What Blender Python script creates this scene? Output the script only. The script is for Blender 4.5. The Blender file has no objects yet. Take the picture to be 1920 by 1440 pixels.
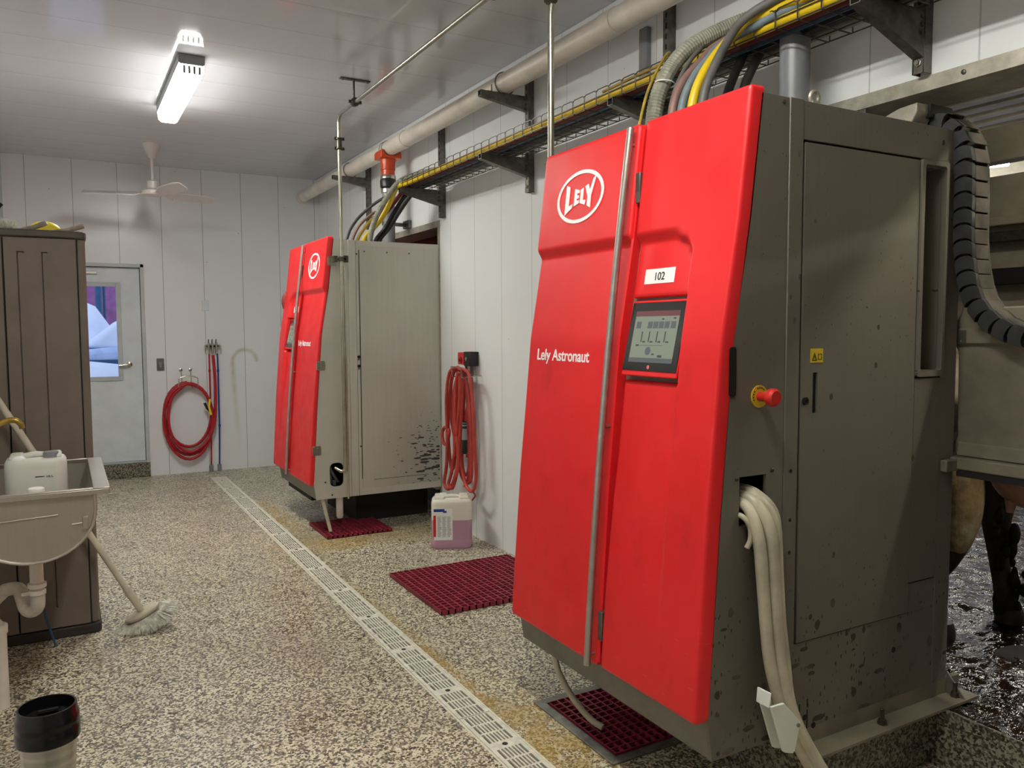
import bpy, bmesh, math, random
from mathutils import Vector, Matrix
random.seed(7)
C = bpy.context.scene.collection
PI = math.pi

# ------------------------------------------------------------------ helpers
def lin(c):
    return tuple((v/255/12.92 if v/255 <= .04045 else ((v/255+.055)/1.055)**2.4) for v in c)

class MB:
    """collects shapes, builds ONE mesh object"""
    def __init__(s): s.v = []; s.f = []
    def add(s, vs, fs):
        n = len(s.v); s.v += [tuple(p) for p in vs]; s.f += [tuple(i+n for i in f) for f in fs]
        return s
    def box(s, x0, x1, y0, y1, z0, z1):
        v = [(x0,y0,z0),(x1,y0,z0),(x1,y1,z0),(x0,y1,z0),(x0,y0,z1),(x1,y0,z1),(x1,y1,z1),(x0,y1,z1)]
        return s.add(v, [(0,3,2,1),(4,5,6,7),(0,1,5,4),(1,2,6,5),(2,3,7,6),(3,0,4,7)])
    def hexa(s, v):
        return s.add(v, [(0,3,2,1),(4,5,6,7),(0,1,5,4),(1,2,6,5),(2,3,7,6),(3,0,4,7)])
    def prism(s, poly, axis, a, b):
        n = len(poly)
        def mk(p, t):
            if axis == 'y': return (p[0], t, p[1])
            if axis == 'x': return (t, p[0], p[1])
            return (p[0], p[1], t)
        v = [mk(p, a) for p in poly]+[mk(p, b) for p in poly]
        f = [tuple(range(n))[::-1], tuple(range(n, 2*n))]+[(i, (i+1) % n, n+(i+1) % n, n+i) for i in range(n)]
        return s.add(v, f)
    def tube(s, path, r, seg=10, caps=True, closed=False):
        P = [Vector(p) for p in path]; n = len(P)
        rs = r if isinstance(r, (list, tuple)) else [r]*n
        T = []
        for i in range(n):
            if closed: t = P[(i+1) % n]-P[i-1]
            else: t = P[min(i+1, n-1)]-P[max(i-1, 0)]
            T.append(t.normalized() if t.length > 1e-9 else Vector((0,0,1)))
        up = Vector((0,0,1)) if abs(T[0].z) < .9 else Vector((1,0,0))
        nrm = T[0].cross(up).normalized(); v = []
        for i in range(n):
            nrm = (nrm-T[i]*nrm.dot(T[i]))
            nrm = nrm.normalized() if nrm.length > 1e-9 else T[i].orthogonal().normalized()
            bi = T[i].cross(nrm)
            for k in range(seg):
                a = 2*PI*k/seg
                v.append(P[i]+(nrm*math.cos(a)+bi*math.sin(a))*rs[i])
        f = []
        m = n if closed else n-1
        for i in range(m):
            for k in range(seg):
                a = i*seg+k; b = i*seg+(k+1) % seg; j = ((i+1) % n)*seg
                f.append((a, b, j+(k+1) % seg, j+k))
        if caps and not closed:
            f.append(tuple(range(seg))[::-1]); f.append(tuple((n-1)*seg+k for k in range(seg)))
        return s.add(v, f)
    def lathe(s, prof, c, d=(0,0,1), seg=24):
        """prof: (r, h) along direction d from c"""
        d = Vector(d).normalized(); u = d.orthogonal().normalized(); w = d.cross(u); c = Vector(c); v = []
        for r, h in prof:
            for k in range(seg):
                a = 2*PI*k/seg; v.append(c+d*h+(u*math.cos(a)+w*math.sin(a))*max(r, 1e-4))
        f = []
        for i in range(len(prof)-1):
            for k in range(seg):
                f.append((i*seg+k, i*seg+(k+1) % seg, (i+1)*seg+(k+1) % seg, (i+1)*seg+k))
        f.append(tuple(range(seg))[::-1]); f.append(tuple((len(prof)-1)*seg+k for k in range(seg)))
        return s.add(v, f)
    def sphere(s, c, r, sc=(1,1,1), seg=12, rings=8):
        v = []; f = []
        for i in range(rings+1):
            t = PI*i/rings
            for k in range(seg):
                a = 2*PI*k/seg
                rr = max(math.sin(t), .001)
                v.append((c[0]+r*sc[0]*rr*math.cos(a), c[1]+r*sc[1]*rr*math.sin(a), c[2]+r*sc[2]*math.cos(t)))
        for i in range(rings):
            for k in range(seg):
                f.append((i*seg+k, (i+1)*seg+k, (i+1)*seg+(k+1) % seg, i*seg+(k+1) % seg))
        return s.add(v, f)
    def plate(s, outer, holes, y0, y1):
        """plate in XZ with holes, between y0 and y1"""
        bm = bmesh.new()
        for loop in [outer]+holes:
            vs = [bm.verts.new((p[0], y0, p[1])) for p in loop]
            for i in range(len(vs)): bm.edges.new((vs[i], vs[(i+1) % len(vs)]))
        bmesh.ops.triangle_fill(bm, edges=bm.edges[:], use_beauty=True)
        r = bmesh.ops.extrude_face_region(bm, geom=bm.faces[:])
        for g in r['geom']:
            if isinstance(g, bmesh.types.BMVert): g.co.y = y1
        bm.verts.index_update()
        s.add([v.co[:] for v in bm.verts], [[v.index for v in f.verts] for f in bm.faces])
        bm.free(); return s
    def map(s, fn):
        s.v = [tuple(fn(*p)) for p in s.v]; return s
    def build(s, name, mat, parent=None, bevel=0, smooth=None, seg=2):
        me = bpy.data.meshes.new(name)
        off = Vector((0,0,0))
        if parent is not None:
            q = parent
            while q is not None: off += Vector(q.location); q = q.parent
        me.from_pydata([tuple(Vector(p)-off) for p in s.v], [], s.f)
        bm = bmesh.new(); bm.from_mesh(me)
        bmesh.ops.recalc_face_normals(bm, faces=bm.faces[:]); bm.to_mesh(me); bm.free()
        me.materials.append(mat)
        o = bpy.data.objects.new(name, me); C.objects.link(o)
        if parent is not None: o.parent = parent
        if bevel:
            b = o.modifiers.new('bevel', 'BEVEL'); b.width = bevel; b.segments = seg; b.limit_method = 'ANGLE'; b.angle_limit = .6
            b.harden_normals = False
        if smooth is None: smooth = 35
        if smooth:
            for p in me.polygons: p.use_smooth = True
            me.set_sharp_from_angle(angle=math.radians(smooth))
        return o

def tag(o, label=None, cat=None, group=None, kind=None):
    if label: o['label'] = label
    if cat: o['category'] = cat
    if group: o['group'] = group
    if kind: o['kind'] = kind
    return o
def thing(name, loc, label, cat, group=None):
    o = bpy.data.objects.new(name, None); C.objects.link(o); o.location = loc; o.empty_display_size = .1
    return tag(o, label, cat, group)
def struct(mb, name, mat, **k):
    o = mb.build(name, mat, **k); o['kind'] = 'structure'; return o
def spline(pts, n=8):
    """Catmull-Rom through pts"""
    P = [Vector(p) for p in pts]; out = []
    Q = [P[0]*2-P[1]]+P+[P[-1]*2-P[-2]]
    for i in range(1, len(Q)-2):
        a, b, c, d = Q[i-1], Q[i], Q[i+1], Q[i+2]
        for k in range(n):
            t = k/n
            out.append(.5*((2*b)+(c-a)*t+(2*a-5*b+4*c-d)*t*t+(3*b-a-3*c+d)*t**3))
    out.append(P[-1]); return out
def rrect(x0, x1, z0, z1, r, n=6):
    o = []
    for cx, cz, a0 in ((x1-r, z0+r, -PI/2), (x1-r, z1-r, 0), (x0+r, z1-r, PI/2), (x0+r, z0+r, PI)):
        for k in range(n+1):
            a = a0+PI/2*k/n; o.append((cx+r*math.cos(a), cz+r*math.sin(a)))
    return o
def interp(z, t):
    if z <= t[0][0]: return t[0][1]
    for (a, b), (c, d) in zip(t, t[1:]):
        if z <= c: return b+(d-b)*(z-a)/(c-a)
    return t[-1][1]
def sstep(a, b, x):
    t = min(1, max(0, (x-a)/(b-a))); return t*t*(3-2*t)

# ------------------------------------------------------------------ materials
class NT:
    def __init__(s, name):
        s.m = bpy.data.materials.new(name); s.m.use_nodes = True
        s.t = s.m.node_tree; s.b = s.t.nodes['Principled BSDF']; s.o = s.t.nodes['Material Output']
        s._c = None
    def n(s, t, **k):
        x = s.t.nodes.new(t)
        for a, b in k.items(): setattr(x, a, b)
        return x
    def L(s, a, b): s.t.links.new(a, b)
    def pos(s):
        if s._c is None: s._c = s.n('ShaderNodeNewGeometry').outputs['Position']
        return s._c
    def xyz(s):
        x = s.n('ShaderNodeSeparateXYZ'); s.L(s.pos(), x.inputs[0]); return x.outputs
    def math(s, op, a, b=None, c=None, clamp=False):
        x = s.n('ShaderNodeMath', operation=op); x.use_clamp = clamp
        for i, v in enumerate((a, b, c)):
            if v is None: continue
            if isinstance(v, (int, float)): x.inputs[i].default_value = v
            else: s.L(v, x.inputs[i])
        return x.outputs[0]
    def noise(s, scale, detail=4, rough=.5, stretch=None, off=None):
        x = s.n('ShaderNodeTexNoise'); x.inputs['Scale'].default_value = scale
        x.inputs['Detail'].default_value = detail; x.inputs['Roughness'].default_value = rough
        s.L(s.map(stretch, off), x.inputs['Vector']); return x.outputs['Fac']
    def map(s, stretch=None, off=None, rot=None):
        if not stretch and not off and not rot: return s.pos()
        m = s.n('ShaderNodeMapping'); s.L(s.pos(), m.inputs[0])
        if stretch: m.inputs['Scale'].default_value = stretch
        if off: m.inputs['Location'].default_value = off
        if rot: m.inputs['Rotation'].default_value = rot
        return m.outputs[0]
    def voro(s, scale, out='Distance', stretch=None, rot=None, feature='F1'):
        x = s.n('ShaderNodeTexVoronoi', feature=feature); x.inputs['Scale'].default_value = scale
        s.L(s.map(stretch, None, rot), x.inputs['Vector']); return x.outputs[out]
    def ramp(s, fac, stops, interp='LINEAR'):
        x = s.n('ShaderNodeValToRGB'); cr = x.color_ramp; cr.interpolation = interp
        while len(cr.elements) < len(stops): cr.elements.new(.5)
        for e, (p, c) in zip(cr.elements, stops):
            e.position = p; e.color = (*lin(c), 1) if isinstance(c, tuple) else (c, c, c, 1)
        s.L(fac, x.inputs[0]); return x.outputs[0]
    def mix(s, fac, a, b):
        x = s.n('ShaderNodeMix', data_type='RGBA')
        for v, i in ((fac, 0), (a, 6), (b, 7)):
            if isinstance(v, (int, float)): x.inputs[i].default_value = v
            elif isinstance(v, tuple): x.inputs[i].default_value = (*lin(v), 1)
            else: s.L(v, x.inputs[i])
        return x.outputs[2]
    def bump(s, h, strength=.3, dist=.01):
        x = s.n('ShaderNodeBump'); x.inputs['Strength'].default_value = strength; x.inputs['Distance'].default_value = dist
        s.L(h, x.inputs['Height']); s.L(x.outputs[0], s.b.inputs['Normal']); return s
    def set(s, col=None, rough=None, metal=None, **k):
        for nm, v in (('Base Color', col), ('Roughness', rough), ('Metallic', metal)):
            if v is None: continue
            i = s.b.inputs[nm]
            if isinstance(v, tuple): i.default_value = (*lin(v), 1)
            elif isinstance(v, (int, float)): i.default_value = v
            else: s.L(v, i)
        for nm, v in k.items():
            i = s.b.inputs[nm.replace('_', ' ')]
            if isinstance(v, (int, float)): i.default_value = v
            elif isinstance(v, tuple): i.default_value = (*lin(v), 1)
            else: s.L(v, i)
        return s

def simple(name, col, rough=.5, metal=0, var=.06, scale=6, bump=0, bscale=60):
    t = NT(name)
    d = tuple(max(0, c*(1-var*2)) for c in col); e = tuple(min(255, c*(1+var)) for c in col)
    t.set(t.ramp(t.noise(scale, 5, .6), [(.3, d), (.7, e)]), rough, metal)
    if bump: t.bump(t.noise(bscale, 3), bump, .002)
    return t.m
def emis(name, col, st):
    t = NT(name); t.set((10,10,10), .4); t.b.inputs['Emission Color'].default_value = (*lin(col), 1)
    t.b.inputs['Emission Strength'].default_value = st; return t.m

def panel_mat(name, axis, base, off, rough=.3, seam=(135,138,140), per=.405, dirt=False):
    t = NT(name); x = t.xyz()
    c = x['XYZ'.index(axis)] if False else x[{'X':0,'Y':1,'Z':2}[axis]]
    fr = t.math('FRACT', t.math('DIVIDE', t.math('SUBTRACT', c, off), per))
    d = t.math('MINIMUM', fr, t.math('SUBTRACT', 1, fr))
    line = t.math('LESS_THAN', d, .0075)
    rib = t.math('ABSOLUTE', t.math('SUBTRACT', t.math('FRACT', t.math('MULTIPLY', fr, 8)), .5))
    n = t.noise(1.3, 5, .6)
    col = t.ramp(n, [(.3, tuple(v-5 for v in base)), (.7, base)])
    sp = t.math('LESS_THAN', t.voro(6.5, stretch=(1, 1, .8)), .028)
    if dirt:
        col = t.mix(t.math('MULTIPLY', sp, .7), col, (105,100,90))
        gr = t.math('MULTIPLY', t.math('GREATER_THAN', t.noise(9, 6, .7), .64), t.math('LESS_THAN', x[2], .9))
    if axis == 'X':
        dx = t.math('SUBTRACT', x[0], 1.755); dz = t.math('SUBTRACT', x[2], 1.185)
        rad = t.math('SQRT', t.math('ADD', t.math('MULTIPLY', dx, dx), t.math('MULTIPLY', t.math('MULTIPLY', dz, dz), .9)))
        ringm = t.math('MULTIPLY', t.math('SUBTRACT', 1, t.math('MULTIPLY', t.math('ABSOLUTE', t.math('SUBTRACT', rad, .13)), 32), clamp=True), t.math('GREATER_THAN', dz, 0))
        ln = t.math('SUBTRACT', 1, t.math('MULTIPLY', t.math('ABSOLUTE', t.math('SUBTRACT', x[0], t.math('ADD', 1.625, t.math('MULTIPLY', t.math('SUBTRACT', 1.18, x[2]), .05)))), 26), clamp=True)
        ln = t.math('MULTIPLY', ln, t.math('MULTIPLY', t.math('LESS_THAN', x[2], 1.185), t.math('SUBTRACT', t.math('MULTIPLY', x[2], 1.1), .15, clamp=True)))
        st_ = t.math('MULTIPLY', t.math('MAXIMUM', ringm, ln), t.ramp(t.noise(12, 4), [(.3, .3), (.6, .7)]))
        col = t.mix(st_, col, (176,172,130))
    col = t.mix(t.math('MULTIPLY', line, .75), col, seam)
    t.set(col, rough, 0)
    t.b.inputs['Specular IOR Level'].default_value = .5
    t.bump(t.math('ADD', t.math('MULTIPLY', d, 8, clamp=True), t.math('MULTIPLY', rib, .05)), .15, .004)
    return t.m

M = {}
M['wall'] = panel_mat('white_wall_panel', 'X', (232,233,236), .139, .27, dirt=True)
M['wall_side'] = panel_mat('white_side_wall_panel', 'Y', (234,236,236), .36, .27, seam=(180,182,182), dirt=True)
M['ceil'] = panel_mat('glossy_ceiling_panel', 'Y', (212,213,220), .275, .1, seam=(178,174,172))

def floor_mat(name, wet=False, dark=1.0):
    t = NT(name); x = t.xyz()
    w = t.n('ShaderNodeTexNoise'); w.inputs['Scale'].default_value = 95; t.L(t.pos(), w.inputs['Vector'])
    mx = t.n('ShaderNodeMix', data_type='VECTOR'); mx.inputs[0].default_value = .012
    t.L(t.pos(), mx.inputs[4]); t.L(w.outputs['Color'], mx.inputs[5])
    v = t.n('ShaderNodeTexVoronoi'); v.inputs['Scale'].default_value = 125; t.L(mx.outputs[1], v.inputs['Vector'])
    sep = t.n('ShaderNodeSeparateColor'); t.L(v.outputs['Color'], sep.inputs[0])
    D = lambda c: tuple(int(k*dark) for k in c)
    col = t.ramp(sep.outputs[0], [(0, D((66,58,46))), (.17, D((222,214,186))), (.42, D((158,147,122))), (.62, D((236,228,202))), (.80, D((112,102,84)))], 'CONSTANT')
    # yellow stains by the grates and the drain edge
    def blob(cx, cy, rx, ry):
        a = t.math('DIVIDE', t.math('SUBTRACT', x[0], cx), rx); b = t.math('DIVIDE', t.math('SUBTRACT', x[1], cy), ry)
        r = t.math('SQRT', t.math('ADD', t.math('MULTIPLY', a, a), t.math('MULTIPLY', b, b)))
        return t.math('SUBTRACT', 1, r, clamp=True)
    st = t.math('ADD', blob(1.56, 2.42, .17, .75), blob(1.66, 5.62, .55, .32))
    st = t.math('ADD', st, t.math('MULTIPLY', blob(1.5, 6.6, .14, 1.0), .8))
    st = t.math('ADD', st, t.math('MULTIPLY', blob(2.25, 5.6, .4, .3), .5))
    st = t.math('ADD', st, t.math('MULTIPLY', blob(1.47, 3.0, .05, 2.2), .8))
    st = t.math('MULTIPLY', st, t.ramp(t.noise(8, 6, .65), [(.36, .1), (.6, 1.9)]), clamp=True)
    col2 = t.mix(t.math('MULTIPLY', st, .6), col, (178,140,36))
    pat = t.ramp(t.noise(2.2, 5, .55), [(.42, .0), (.7, .34)])
    col3 = t.mix(t.math('MULTIPLY', pat, .75), col2, (128,118,104))
    bigd = t.math('MULTIPLY', t.math('ADD', blob(1.0, 3.75, .55, .5), blob(.55, 3.1, .6, .4)), t.noise(5, 4), clamp=True)
    col3 = t.mix(t.math('MULTIPLY', bigd, .38), col3, (104,92,72))
    t.set(col3, t.ramp(t.noise(3.1, 5, .6, off=(3,1,0)), [(.35, .2), (.6, .45)]), 0)
    t.bump(v.outputs['Distance'], .3, .004)
    return t.m
M['floor'] = floor_mat('epoxy_flake_floor')
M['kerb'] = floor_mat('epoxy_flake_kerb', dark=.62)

def steel(name, base, splat=.0, zdirt=1.0, rough=.42, metal=.55, seed=0):
    t = NT(name); x = t.xyz()
    br = t.noise(3, 6, .6, stretch=(30, 30, .6), off=(seed, 0, 0))
    cl = t.noise(1.6, 5, .6, off=(seed, 2, 1))
    mixn = t.math('ADD', t.math('MULTIPLY', br, .3), t.math('MULTIPLY', cl, .7))
    col = t.ramp(mixn, [(.3, tuple(v*.93 for v in base)), (.7, tuple(min(255, v*1.04) for v in base))])
    rg = rough
    if splat:
        m = t.math('MULTIPLY', t.math('SUBTRACT', zdirt, x[2], clamp=True), splat, clamp=True)
        a = t.voro(13, stretch=(1, 0, .75)); b = t.voro(38, stretch=(1.7, 0, .7)); n = t.noise(40, 3)
        a = t.math('ADD', a, t.math('MULTIPLY', n, .12)); b = t.math('ADD', b, t.math('MULTIPLY', n, .15))
        sa = t.math('LESS_THAN', a, t.math('ADD', .16, t.math('MULTIPLY', m, .22)))
        sb = t.math('LESS_THAN', b, t.math('ADD', .16, t.math('MULTIPLY', m, .26)))
        c3 = t.math('ADD', t.voro(15, stretch=(.55, 0, 1.5), rot=(0, .5, 0)), t.math('MULTIPLY', n, .16))
        sc_ = t.math('LESS_THAN', c3, t.math('ADD', .1, t.math('MULTIPLY', m, .34)))
        s = t.math('MAXIMUM', t.math('MAXIMUM', sa, sb), sc_)
        s = t.math('MULTIPLY', s, t.ramp(t.noise(5, 4, off=(seed, 5, 3)), [(.40, .0), (.54, .8)]))
        smear = t.math('MULTIPLY', t.ramp(t.noise(2.6, 6, .7), [(.4, 0.), (.7, .7)]), m)
        col = t.mix(t.math('MULTIPLY', smear, .75), col, (62,50,34))
        col = t.mix(s, col, (48,38,24))
        rg = t.ramp(s, [(0, rough), (1, .8)])
    t.set(col, rg, metal)
    return t.m
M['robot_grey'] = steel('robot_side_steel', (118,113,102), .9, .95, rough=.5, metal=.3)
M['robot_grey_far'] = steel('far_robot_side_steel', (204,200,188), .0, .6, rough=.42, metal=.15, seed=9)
M['skirt'] = simple('grey_skirt', (118,115,106), .5, .2)
def splash_mat():
    t = NT('splashed_steel_door'); x = t.xyz()
    br = t.noise(3, 6, .6, stretch=(14, 14, .6)); cl = t.noise(1.6, 5, .6)
    col = t.ramp(t.math('ADD', t.math('MULTIPLY', br, .4), t.math('MULTIPLY', cl, .6)), [(.32, (190,186,174)), (.68, (206,202,190))])
    a = t.math('DIVIDE', t.math('SUBTRACT', 2.72, x[0]), .80); b = t.math('DIVIDE', t.math('SUBTRACT', x[2], .50), .62)
    m = t.math('SUBTRACT', 1, t.math('SQRT', t.math('ADD', t.math('MULTIPLY', a, a), t.math('MULTIPLY', b, b))), clamp=True)
    v = t.voro(17, stretch=(.45, 0, 2.0)); n = t.noise(45, 3); v2 = t.voro(38, stretch=(.5, 0, 1.7))
    s = t.math('MAXIMUM', t.math('LESS_THAN', t.math('ADD', v, t.math('MULTIPLY', n, .22)), t.math('MULTIPLY', m, .62)), t.math('LESS_THAN', t.math('ADD', v2, t.math('MULTIPLY', n, .2)), t.math('MULTIPLY', m, .6)))
    col = t.mix(t.math('MULTIPLY', m, .45), col, (70,64,54))
    col = t.mix(t.math('MULTIPLY', s, .9), col, (24,20,16))
    t.set(col, .45, .15); return t.m
M['robot_door_far'] = splash_mat()

def red_mat():
    t = NT('red_moulded_plastic'); x = t.xyz()
    col = t.ramp(t.noise(2.2, 6, .6), [(.3, (218,26,30)), (.7, (230,34,38))])
    sc = t.voro(9, stretch=(1, 1, 5.5), rot=(.5, 0, 0)); thin = t.voro(3.2, stretch=(1, 1.4, 26), rot=(.55, 0, 0))
    low = t.math('SUBTRACT', 1.05, x[2], clamp=True)
    s = t.math('MULTIPLY', t.math('LESS_THAN', thin, .05), t.math('MULTIPLY', low, 1.2, clamp=True))
    col = t.mix(t.math('MULTIPLY', s, .6), col, (240,170,160))
    sm = t.math('MULTIPLY', t.ramp(t.noise(4.5, 5, .65, stretch=(1, 1.6, .7)), [(.55, 0.), (.68, .55)]), t.math('LESS_THAN', x[2], 1.45))
    col = t.mix(t.math('MULTIPLY', sm, .45), col, (160,14,20))
    t.set(col, t.ramp(t.noise(9, 4), [(.3, .34), (.7, .5)]), 0)
    t.bump(t.noise(260, 2), .12, .0015); return t.m
M['red'] = red_mat()
M['red2'] = simple('red_rubber', (176,40,42), .45, 0, .08, 12)
M['red_sheet_soft'] = simple('dull_red_plastic', (140,52,46), .55, 0, .08, 12)
M['red_hose'] = simple('brick_red_hose_rubber', (186,62,52), .5, 0, .07, 15)
M['red_coil'] = simple('dark_red_hose_rubber', (178,24,38), .42, 0, .06, 15)
M['white'] = simple('white_lettering', (244,244,242), .45, 0, .01)
M['label_white'] = simple('white_label', (240,240,236), .5, 0, .01)
M['black'] = simple('black_plastic', (24,24,25), .35, 0, .05)
M['black_lid'] = simple('gloss_black_lid', (14,14,15), .2, 0, .05)
M['dark'] = simple('dark_interior', (18,16,15), .7, 0, .1)
M['alu'] = simple('brushed_aluminium', (186,180,172), .32, .85, .04, 20)
M['inox'] = simple('stainless_tube', (186,182,166), .25, .95, .04, 10)
M['inox_dark'] = simple('dull_clamp_steel', (96,90,80), .4, .9, .1, 30)
M['galv'] = simple('galvanised_strut', (112,108,101), .42, .75, .12, 25)
M['galv_light'] = simple('galvanised_trim', (176,170,154), .45, .4, .08, 14)
M['pvc_white'] = simple('white_pvc', (226,218,205), .38, 0, .04, 5)
M['pvc_aged'] = simple('aged_white_pvc', (206,199,183), .45, 0, .08, 9)
M['pvc_grey'] = simple('grey_pvc', (134,136,140), .35, 0, .05, 5)
M['orange'] = simple('orange_pvc', (212,74,24), .3, 0, .05, 8)
M['yellow'] = simple('yellow_hose_rubber', (232,196,30), .4, 0, .05, 9)
M['yellow_dim'] = simple('yellow_cable', (178,150,60), .5, 0, .08, 9)
M['hose_dark'] = simple('dark_grey_cable', (66,66,64), .55, 0, .1, 9)
M['hose_blue'] = simple('faded_blue_hose', (118,132,140), .5, 0, .08, 9)
M['hose_brown'] = simple('faded_brown_hose', (140,108,98), .5, 0, .08, 9)
M['hose_grey'] = simple('grey_rubber_hose', (104,102,98), .5, 0, .1, 9)
M['maroon'] = simple('maroon_cable', (112,36,36), .5, 0, .08, 9)
M['ribbed'] = simple('ribbed_grey_hose', (150,150,134), .5, 0, .08, 20)
M['wire'] = simple('tray_wire', (92,90,86), .4, .8, .1, 20)
M['cream_hose'] = simple('milky_hose_rubber', (196,188,164), .4, 0, .09, 6)
M['poly_white'] = simple('white_polyethylene', (228,230,220), .4, 0, .02, 8)
M['cab'] = simple('taupe_resin', (122,111,100), .5, 0, .04, 5, .25, 420)
M['cab_dark'] = simple('dark_taupe_resin', (82,76,66), .5, 0, .08, 9, .2, 300)
M['cab_black'] = simple('charcoal_resin', (52,48,45), .6, 0, .08)
M['sink'] = steel('sink_steel', (188,182,170), 0, rough=.36, metal=.75, seed=4)
M['bristle'] = simple('white_bristle', (238,232,214), .8, 0, .12, 40, .6, 140)
M['bristle_dark'] = simple('grey_bristle', (182,176,160), .8, 0, .15, 60, .6, 140)
M['handle_white'] = simple('cream_handle', (214,206,184), .45, 0, .05, 8)
M['handle_grey'] = simple('worn_grey_handle', (168,158,138), .6, 0, .1, 18)
M['yellow_plastic'] = simple('yellow_plastic', (246,220,20), .45, 0, .04)
M['brass'] = simple('aged_brass', (176,146,68), .35, .7, .12, 25)
M['blue'] = simple('blue_pipe', (24,66,142), .35, 0, .05)
M['blue_dark'] = simple('dark_blue_rod', (42,84,116), .45, 0, .05)
M['fan'] = simple('white_fan_enamel', (222,216,212), .3, 0, .02)
M['door_paint'] = simple('pale_door_paint', (214,222,228), .38, 0, .02)
M['frame_paint'] = simple('pale_frame_paint', (188,194,196), .4, 0, .03)
M['grating'] = simple('pale_steel_grating', (236,232,214), .42, .1, .05, 30)
M['mat_red'] = simple('maroon_grating', (150,44,62), .5, 0, .1, 12)
M['mat_red_dark'] = simple('dark_maroon_grating', (74,14,22), .5, 0, .2, 9)
M['pit_frame'] = simple('worn_steel_frame', (132,130,122), .45, .5, .12, 18)
M['stall'] = simple('dirty_beige_sheet', (126,117,100), .5, .1, .12, 3)
M['stall_pale'] = simple('pale_stall_board', (158,150,134), .5, 0, .12, 2.2)
M['corr'] = simple('white_corrugated_sheet', (218,215,208), .35, .1, .06, 6)
M['red_sheet'] = simple('dark_red_sheet', (120,34,30), .6, 0, .15, 20)
M['manure'] = simple('caked_manure', (22,18,13), .75, 0, .3, 14, .8, 40)
M['chain'] = simple('dusty_black_nylon', (44,45,45), .5, 0, .2, 16)
M['chain_cover'] = simple('dusty_brown_cover', (84,78,68), .65, 0, .18, 12)
M['estop'] = simple('estop_red', (206,40,34), .4, 0, .03)
M['yellow_label'] = simple('yellow_label', (214,184,40), .45, 0, .03)
M['snow'] = simple('snow', (226,234,250), .8, 0, .03, 2)
M['snow_shade'] = simple('shaded_snow', (186,204,236), .8, 0, .06, 3)  # bluer, darker copy of the snow: shade put into the colour
M['barn_red'] = simple('barn_red', (150,92,140), .7, 0, .1, 3)
M['concrete'] = simple('rough_concrete', (120,112,100), .8, 0, .12, 5)
M['glow'] = emis('lamp_diffuser', (255,255,246), 92)
M['glow_side'] = emis('lamp_diffuser_side', (255,255,248), 14)
M['glow_stall_added'] = emis('added_stall_tube', (255,246,226), 105)  # glow of the added stall lamp
M['glow_barn'] = emis('barn_tube', (255,252,240), 110)
# --- wet manure floor
t = NT('wet_cow_floor')
t.set(t.ramp(t.noise(3, 6, .6), [(.3, (16,11,6)), (.7, (46,33,21))]), .06, 0)
t.bump(t.noise(42, 2, .5, stretch=(1, 1.3, 1)), .6, .010)
M['wet'] = t.m
# --- mug steel, glass, translucent jugs
t = NT('brushed_mug_steel'); t.set(t.ramp(t.noise(3, 4, .6, stretch=(1, 1, 40)), [(.3, (168,164,154)), (.7, (206,202,192))]), .25, 1); M['mug'] = t.m
t = NT('clear_pane'); t.set((235,240,245), .02, 0); t.b.inputs['Transmission Weight'].default_value = 1; t.b.inputs['IOR'].default_value = 1.02; t.b.inputs['Alpha'].default_value = .2; M['glass'] = t.m
t = NT('pink_solution_jug'); x = t.xyz()
e = t.math('GREATER_THAN', t.math('ADD', x[2], t.math('MULTIPLY', t.noise(5, 2), .004)), .205)
t.set(t.mix(e, (190,148,170), (228,222,208)), .35, 0, Subsurface_Weight=.15); M['jug_pink'] = t.m
t = NT('milky_jug'); t.set(t.ramp(t.noise(5, 3), [(.3, (204,206,196)), (.7, (222,224,214))]), .38, 0, Subsurface_Weight=.15); M['jug_milky'] = t.m
# --- cow hide
t = NT('cow_hide'); x = t.xyz()
pt = t.noise(2.4, 4, .55, off=(2.3, .4, 0))
h = t.ramp(pt, [(.42, (36,31,26)), (.47, (150,138,112)), (.56, (206,200,182)), (.62, (70,60,46))])
shank = t.ramp(t.noise(6, 6, .7), [(.33, (96,78,52)), (.5, (150,128,92)), (.62, (178,168,142)), (.75, (70,58,42))])
mid = t.math('LESS_THAN', t.math('ADD', x[2], t.math('MULTIPLY', t.noise(9, 3), .08)), 1.02)
h = t.mix(mid, h, shank)
lowz = t.math('MAXIMUM', t.math('LESS_THAN', t.math('ADD', x[2], t.math('MULTIPLY', t.noise(12, 3), .06)), .63), t.math('MULTIPLY', mid, t.math('GREATER_THAN', x[0], 3.56)))
h = t.mix(lowz, h, t.ramp(t.noise(9, 6, .7), [(.4, (24,19,13)), (.7, (62,50,34))]))
t.set(h, .55, 0); t.bump(t.noise(80, 3, .6, stretch=(1, 1, .3)), .5, .006); M['cow'] = t.m
M['udder'] = simple('pale_pink_skin', (206,158,138), .45, 0, .06, 8)
M['hoof'] = simple('dark_hoof', (40,34,28), .5)

# ------------------------------------------------------------------ dimensions
XW, YB, ZC, XL, YR = 2.62, 9.2, 3.245, -.62, -3.2
KX, KZ = 1.97, .21          # robot kerb front, cow floor height
WT = 2.85                   # back of the side wall
ZO = 2.345                  # top of robot openings

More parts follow.
